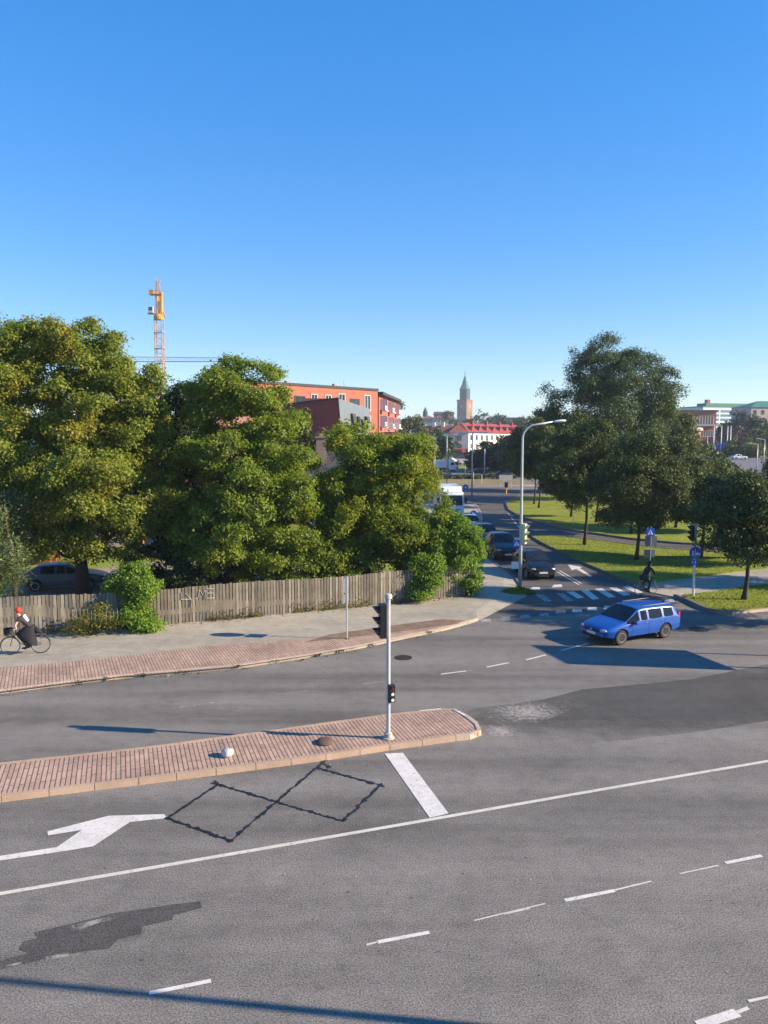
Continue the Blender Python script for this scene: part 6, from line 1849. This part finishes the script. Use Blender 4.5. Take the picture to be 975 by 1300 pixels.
mb = MB(); mb.box((.6, 0, kz + 2.2), (1.4, 1.6, 4.4)); mb.box((1.0, 0, kz + 5.6), (.7, 1.2, 3.2)); mb.bar((1.6, 0, kz + 1), (2.1, 0, kz - .8), .35); mb.build('machine_housing', M_ORANGE, K)
cb = MB(); cb.box((-2.1, -.6, kz + 1.5), (1.6, 1.8, 2.0)); cb.build('cab', M_LGREY, K, bevel=.1)
cb = MB(); cb.box((-2.1, -1.52, kz + 1.8), (1.2, .06, 1.1)); cb.build('cab_window', M_GLASS, K)
pf = MB(); z2 = gz(203, 374, Yk); pf.box((-.6, 0, z2), (4.2, 2.2, .25)); pf.box((-2.0, 0, z2 + .8), (1.3, 1.4, 1.3)); 
for q in (-2.7, -1.4, .0, 1.4): pf.bar((q, -1.1, z2), (q, -1.1, z2 + 1.1), .07)
pf.bar((-2.7, -1.1, z2 + 1.1), (1.4, -1.1, z2 + 1.1), .07); pf.box((-2.2, -.3, kz + .35), (2.2, 1.8, .2)); pf.build('platform', M_ORANGE, K)
th = MB()
for (a, b) in ((-1.0, -.5), (.9, .45)):
    for s_ in (-.8, .8): th.bar((a, s_, kz), (b * .8, s_ * .4, ktop - 1), .2)
zz_ = kz + 1.2; k = 0
while zz_ < ktop - 1.5:
    t = (zz_ - kz) / (ktop - kz); a = -1.0 + .6 * t; b = .9 - .54 * t
    th.bar((a, -.8 + .45 * t, zz_), (b, -.8 + .45 * t, zz_), .1); th.bar((a if k % 2 else b, -.8 + .45*t, zz_), (b if k % 2 else a, -.75 + .45*t, zz_ + 1.2), .08)
    zz_ += 1.2; k += 1
th.bar((-.5, 0, ktop - 1), (-.5, 0, ktop + .4), .12); th.box((.6, 0, ktop - 1.2), (.7, .6, .3)); th.build('tower_head', M_CRANE, K)
jb = MB()          # jib runs straight away from the viewer, counter jib towards him
d = Vector((kx, Yk, 0)).normalized()
for s_ in (-.6, .6):
    o_ = Vector((-d.y, d.x, 0)) * s_
    jb.bar(o_ + Vector((0, 0, z2 + .2)), o_ + d * 38 + Vector((0, 0, z2 + 3)), .16)
jb.bar(Vector((0, 0, z2 + 1.6)), d * 38 + Vector((0, 0, z2 + 4.0)), .16)
for k in range(20):
    q = d * (38 * k / 20); q2 = d * (38 * (k + .5) / 20)
    for s_ in (-.6, .6): jb.bar(q + Vector((-d.y, d.x, 0)) * s_ + Vector((0, 0, z2 + .2 + 2.8*k/20)), q2 + Vector((0, 0, z2 + 1.6 + 2.4*k/20)), .08)
jb.build('jib', M_CRANE, K)
Y2 = 400
k2 = empty('tower_crane', (A(282, 480, Y2).x, Y2, 0), 0, 'far second crane of which only the level blue grey jib shows', 'crane')
xl = A(170, 457, Y2).x - k2.location.x; z_ = gz(225, 459, Y2)
mb = MB()
hj = 2.4
for s_ in (-.7, .7): mb.bar((xl, s_, z_), (0, s_, z_), .28)
mb.bar((xl, 0, z_ + hj), (0, 0, z_ + hj * .8), .30)
n = 36
for k in range(n):
    x = xl + (0 - xl) * k / n; x2 = xl + (0 - xl) * (k + .5) / n; x3 = xl + (0 - xl) * (k + 1) / n
    mb.bar((x, -.7, z_), (x2, 0, z_ + hj), .14); mb.bar((x2, 0, z_ + hj), (x3, .7, z_), .14)
mb.build('jib', M_CBLUE, k2)
mb = MB()
for (sx_, sy_) in ((1,1),(1,-1),(-1,1),(-1,-1)): mb.bar((sx_, sy_, 0), (sx_, sy_, z_), .3)
for k in range(18):
    for (a, b) in (((-1,-1),(1,-1)), ((1,-1),(1,1)), ((1,1),(-1,1)), ((-1,1),(-1,-1))): mb.bar((*a, z_ * k / 18), (*b, z_ * (k + 1) / 18), .14)
mb.build('mast', M_CBLUE, k2)

# ================================================================== FAR STREET FURNITURE
def simple_post(name, label, px, py, top_py, r, m, z=0.0, cat='post', group=None, extra=None, Y=None):
    b = P(px, py, z) if Y is None else Vector((A(px, 600, Y).x, Y, z))
    e = empty(name, b, 0, label, cat, group)
    h = gz(px, top_py, b.y) - z
    mb = MB(); mb.tube([(0, 0, 0), (0, 0, h)], [r, r * .7], 8); mb.build('pole', m, e, smooth='all')
    if extra: extra(e, h)
    return e
def head2(w=1.6, d=-1):
    def f(e, h):
        mb = MB(); mb.bar((0, 0, h), (d * w, 0, h + .25), .1); mb.box((d * w, 0, h + .22), (.8, .3, .16)); mb.build('lamp_head', M_LGREY, e)
    return f
def head_t(e, h):
    mb = MB(); mb.bar((-1.5, 0, h), (1.5, 0, h), .1)
    for s_ in (-1, 1): mb.box((s_ * 1.7, 0, h), (.9, .35, .18))
    mb.build('lamp_head', M_LGREY, e)
simple_post('street_lamp', 'grey street lamp with two arms before the grey gable', 599, 634, 549, .11, M_GALV, cat='street lamp', group='far street lamps', extra=head_t)
simple_post('street_lamp', 'thin street lamp in the trees edge left of the junction', 567, 622, 553, .10, M_GALV, cat='street lamp', group='far street lamps', extra=head2(1.4, 1))
simple_post('street_lamp', 'pale thick lamp post in front of the dark trees', 615, 603, 570, .16, M_LGREY, cat='street lamp', group='far street lamps')
simple_post('street_lamp', 'lamp post on the avenue, right one by the stone building', 969, 590, 558, .12, M_GALV, cat='street lamp', group='lamps on the avenue', Y=190, extra=head2(1.8))
simple_post('street_lamp', 'lamp post on the avenue with a bent arm left of the last one', 960.5, 595, 564, .12, M_GALV, cat='street lamp', group='lamps on the avenue', Y=165, extra=head2(1.8))
simple_post('street_lamp', 'small lamp post on the green before the museum', 896.5, 590, 554, .12, M_GALV, cat='street lamp', Y=215, extra=head_t)
simple_post('street_lamp', 'thin lamp post on the plaza left of the grey gable', 564, 588, 552, .12, M_LGREY, cat='street lamp', group='far street lamps', Y=255)
simple_post('bollard_post', 'thin white marker post on the far lawn under the lindens', 728, 667, 654.5, .035, M_SWHITE, .1, 'post')
simple_post('sign_post', 'white pole with a grey foot on the far verge, left of two', 601, 616.5, 599, .05, M_LGREY, .12, 'post', 'poles on the far verge')
simple_post('sign_post', 'white pole on the far verge, right of two', 611.5, 616, 602, .06, M_LGREY, .12, 'post', 'poles on the far verge')
simple_post('sign_post', 'thin pole before the green strip at the far junction', 590.5, 601, 589, .05, M_LGREY, 0, 'post')
# small round blue signs at the far junction
def round_sign(label, px, py, r, dz, foot):
    b = P(px, foot, .1); e = empty('road_sign', b, 0, label, 'road sign', None)
    h = gz(px, py, b.y) - .1
    mb = MB(); mb.cyl((0, .05, 0), (0, .05, h + r), .03, 8); mb.build('pole', M_GALV, e)
    mb = MB(); disc(mb, r, (0, 0, h), R(90), .02); o = mb.build('round_plate', M_SBLUE, e)
    mb = MB(); mb.bar((-.12, -.02, h + .12), (.1, -.02, h - .14), .06, .006, up=(0, 1, 0)); mb.bar((.1, -.02, h - .14), (.11, -.02, h + .05), .05, .006, up=(0, 1, 0)); mb.bar((.1, -.02, h - .14), (-.08, -.02, h - .12), .05, .006, up=(0, 1, 0)); mb.build('arrow', M_SWHITE, e)
round_sign('round blue keep right sign on the traffic island by the truck', 601, 652, .32, 0, 667)
round_sign('round blue sign far off at the mouth of the side street', 591, 618.5, .42, 0, 628)
# direction boards and a small signal at the far kerb
e = empty('sign_board', P(642, 619, .1), 0, 'grey backed sign board on two legs at the far kerb', 'road sign')
for q in (-.9, .9):
    mb = MB(); mb.cyl((q, 0, 0), (q, 0, 2.2), .05, 8); mb.build('leg', M_GALV, e)
mb = MB(); mb.box((0, -.08, 1.7), (2.3, .06, .9)); mb.build('panel', M_LGREY, e)
e = empty('utility_box', P(642.5, 627, 0), 0, 'small dark signal post with a box at the far kerb', 'traffic light')
mb = MB(); mb.cyl((0, 0, 0), (0, 0, 1.0), .12, 10); mb.build('post', M_ORANGE, e)
mb = MB(); mb.box((0, 0, 1.4), (.5, .35, .8)); mb.build('box', M_BLACK, e, bevel=.04)
# small square sign on a tall pole among the trees' edge
e = simple_post('sign_post', 'small white square sign on a pole above the trees edge', 552, 612, 566, .07, M_GALV, cat='road sign', Y=150)
mb = MB(); mb.box((0, -.1, gz(552, 567, 150)), (.75, .05, .75)); mb.mi = 1; mb.box((0, -.14, gz(552, 567, 150)), (.3, .03, .4)); mb.build('square_plate', [M_SWHITE, M_SBLUE], e)

# ================================================================== HAZE
hm, nt, bs = newmat('haze')
nt.nodes.remove(bs)
pv_ = N(nt, 'ShaderNodeVolumePrincipled')
pv_.inputs['Color'].default_value = (.72, .84, 1.0, 1); pv_.inputs['Density'].default_value = .00022; pv_.inputs['Anisotropy'].default_value = .0
nt.links.new(pv_.outputs[0], nt.nodes['Material Output'].inputs['Volume'])
mb = MB(); mb.box((0, 2400, 51), (9400, 6000, 106)); hz = mb.build('haze', hm); tag(hz, 'thin pale blue air over the far city', 'haze', kind='stuff')
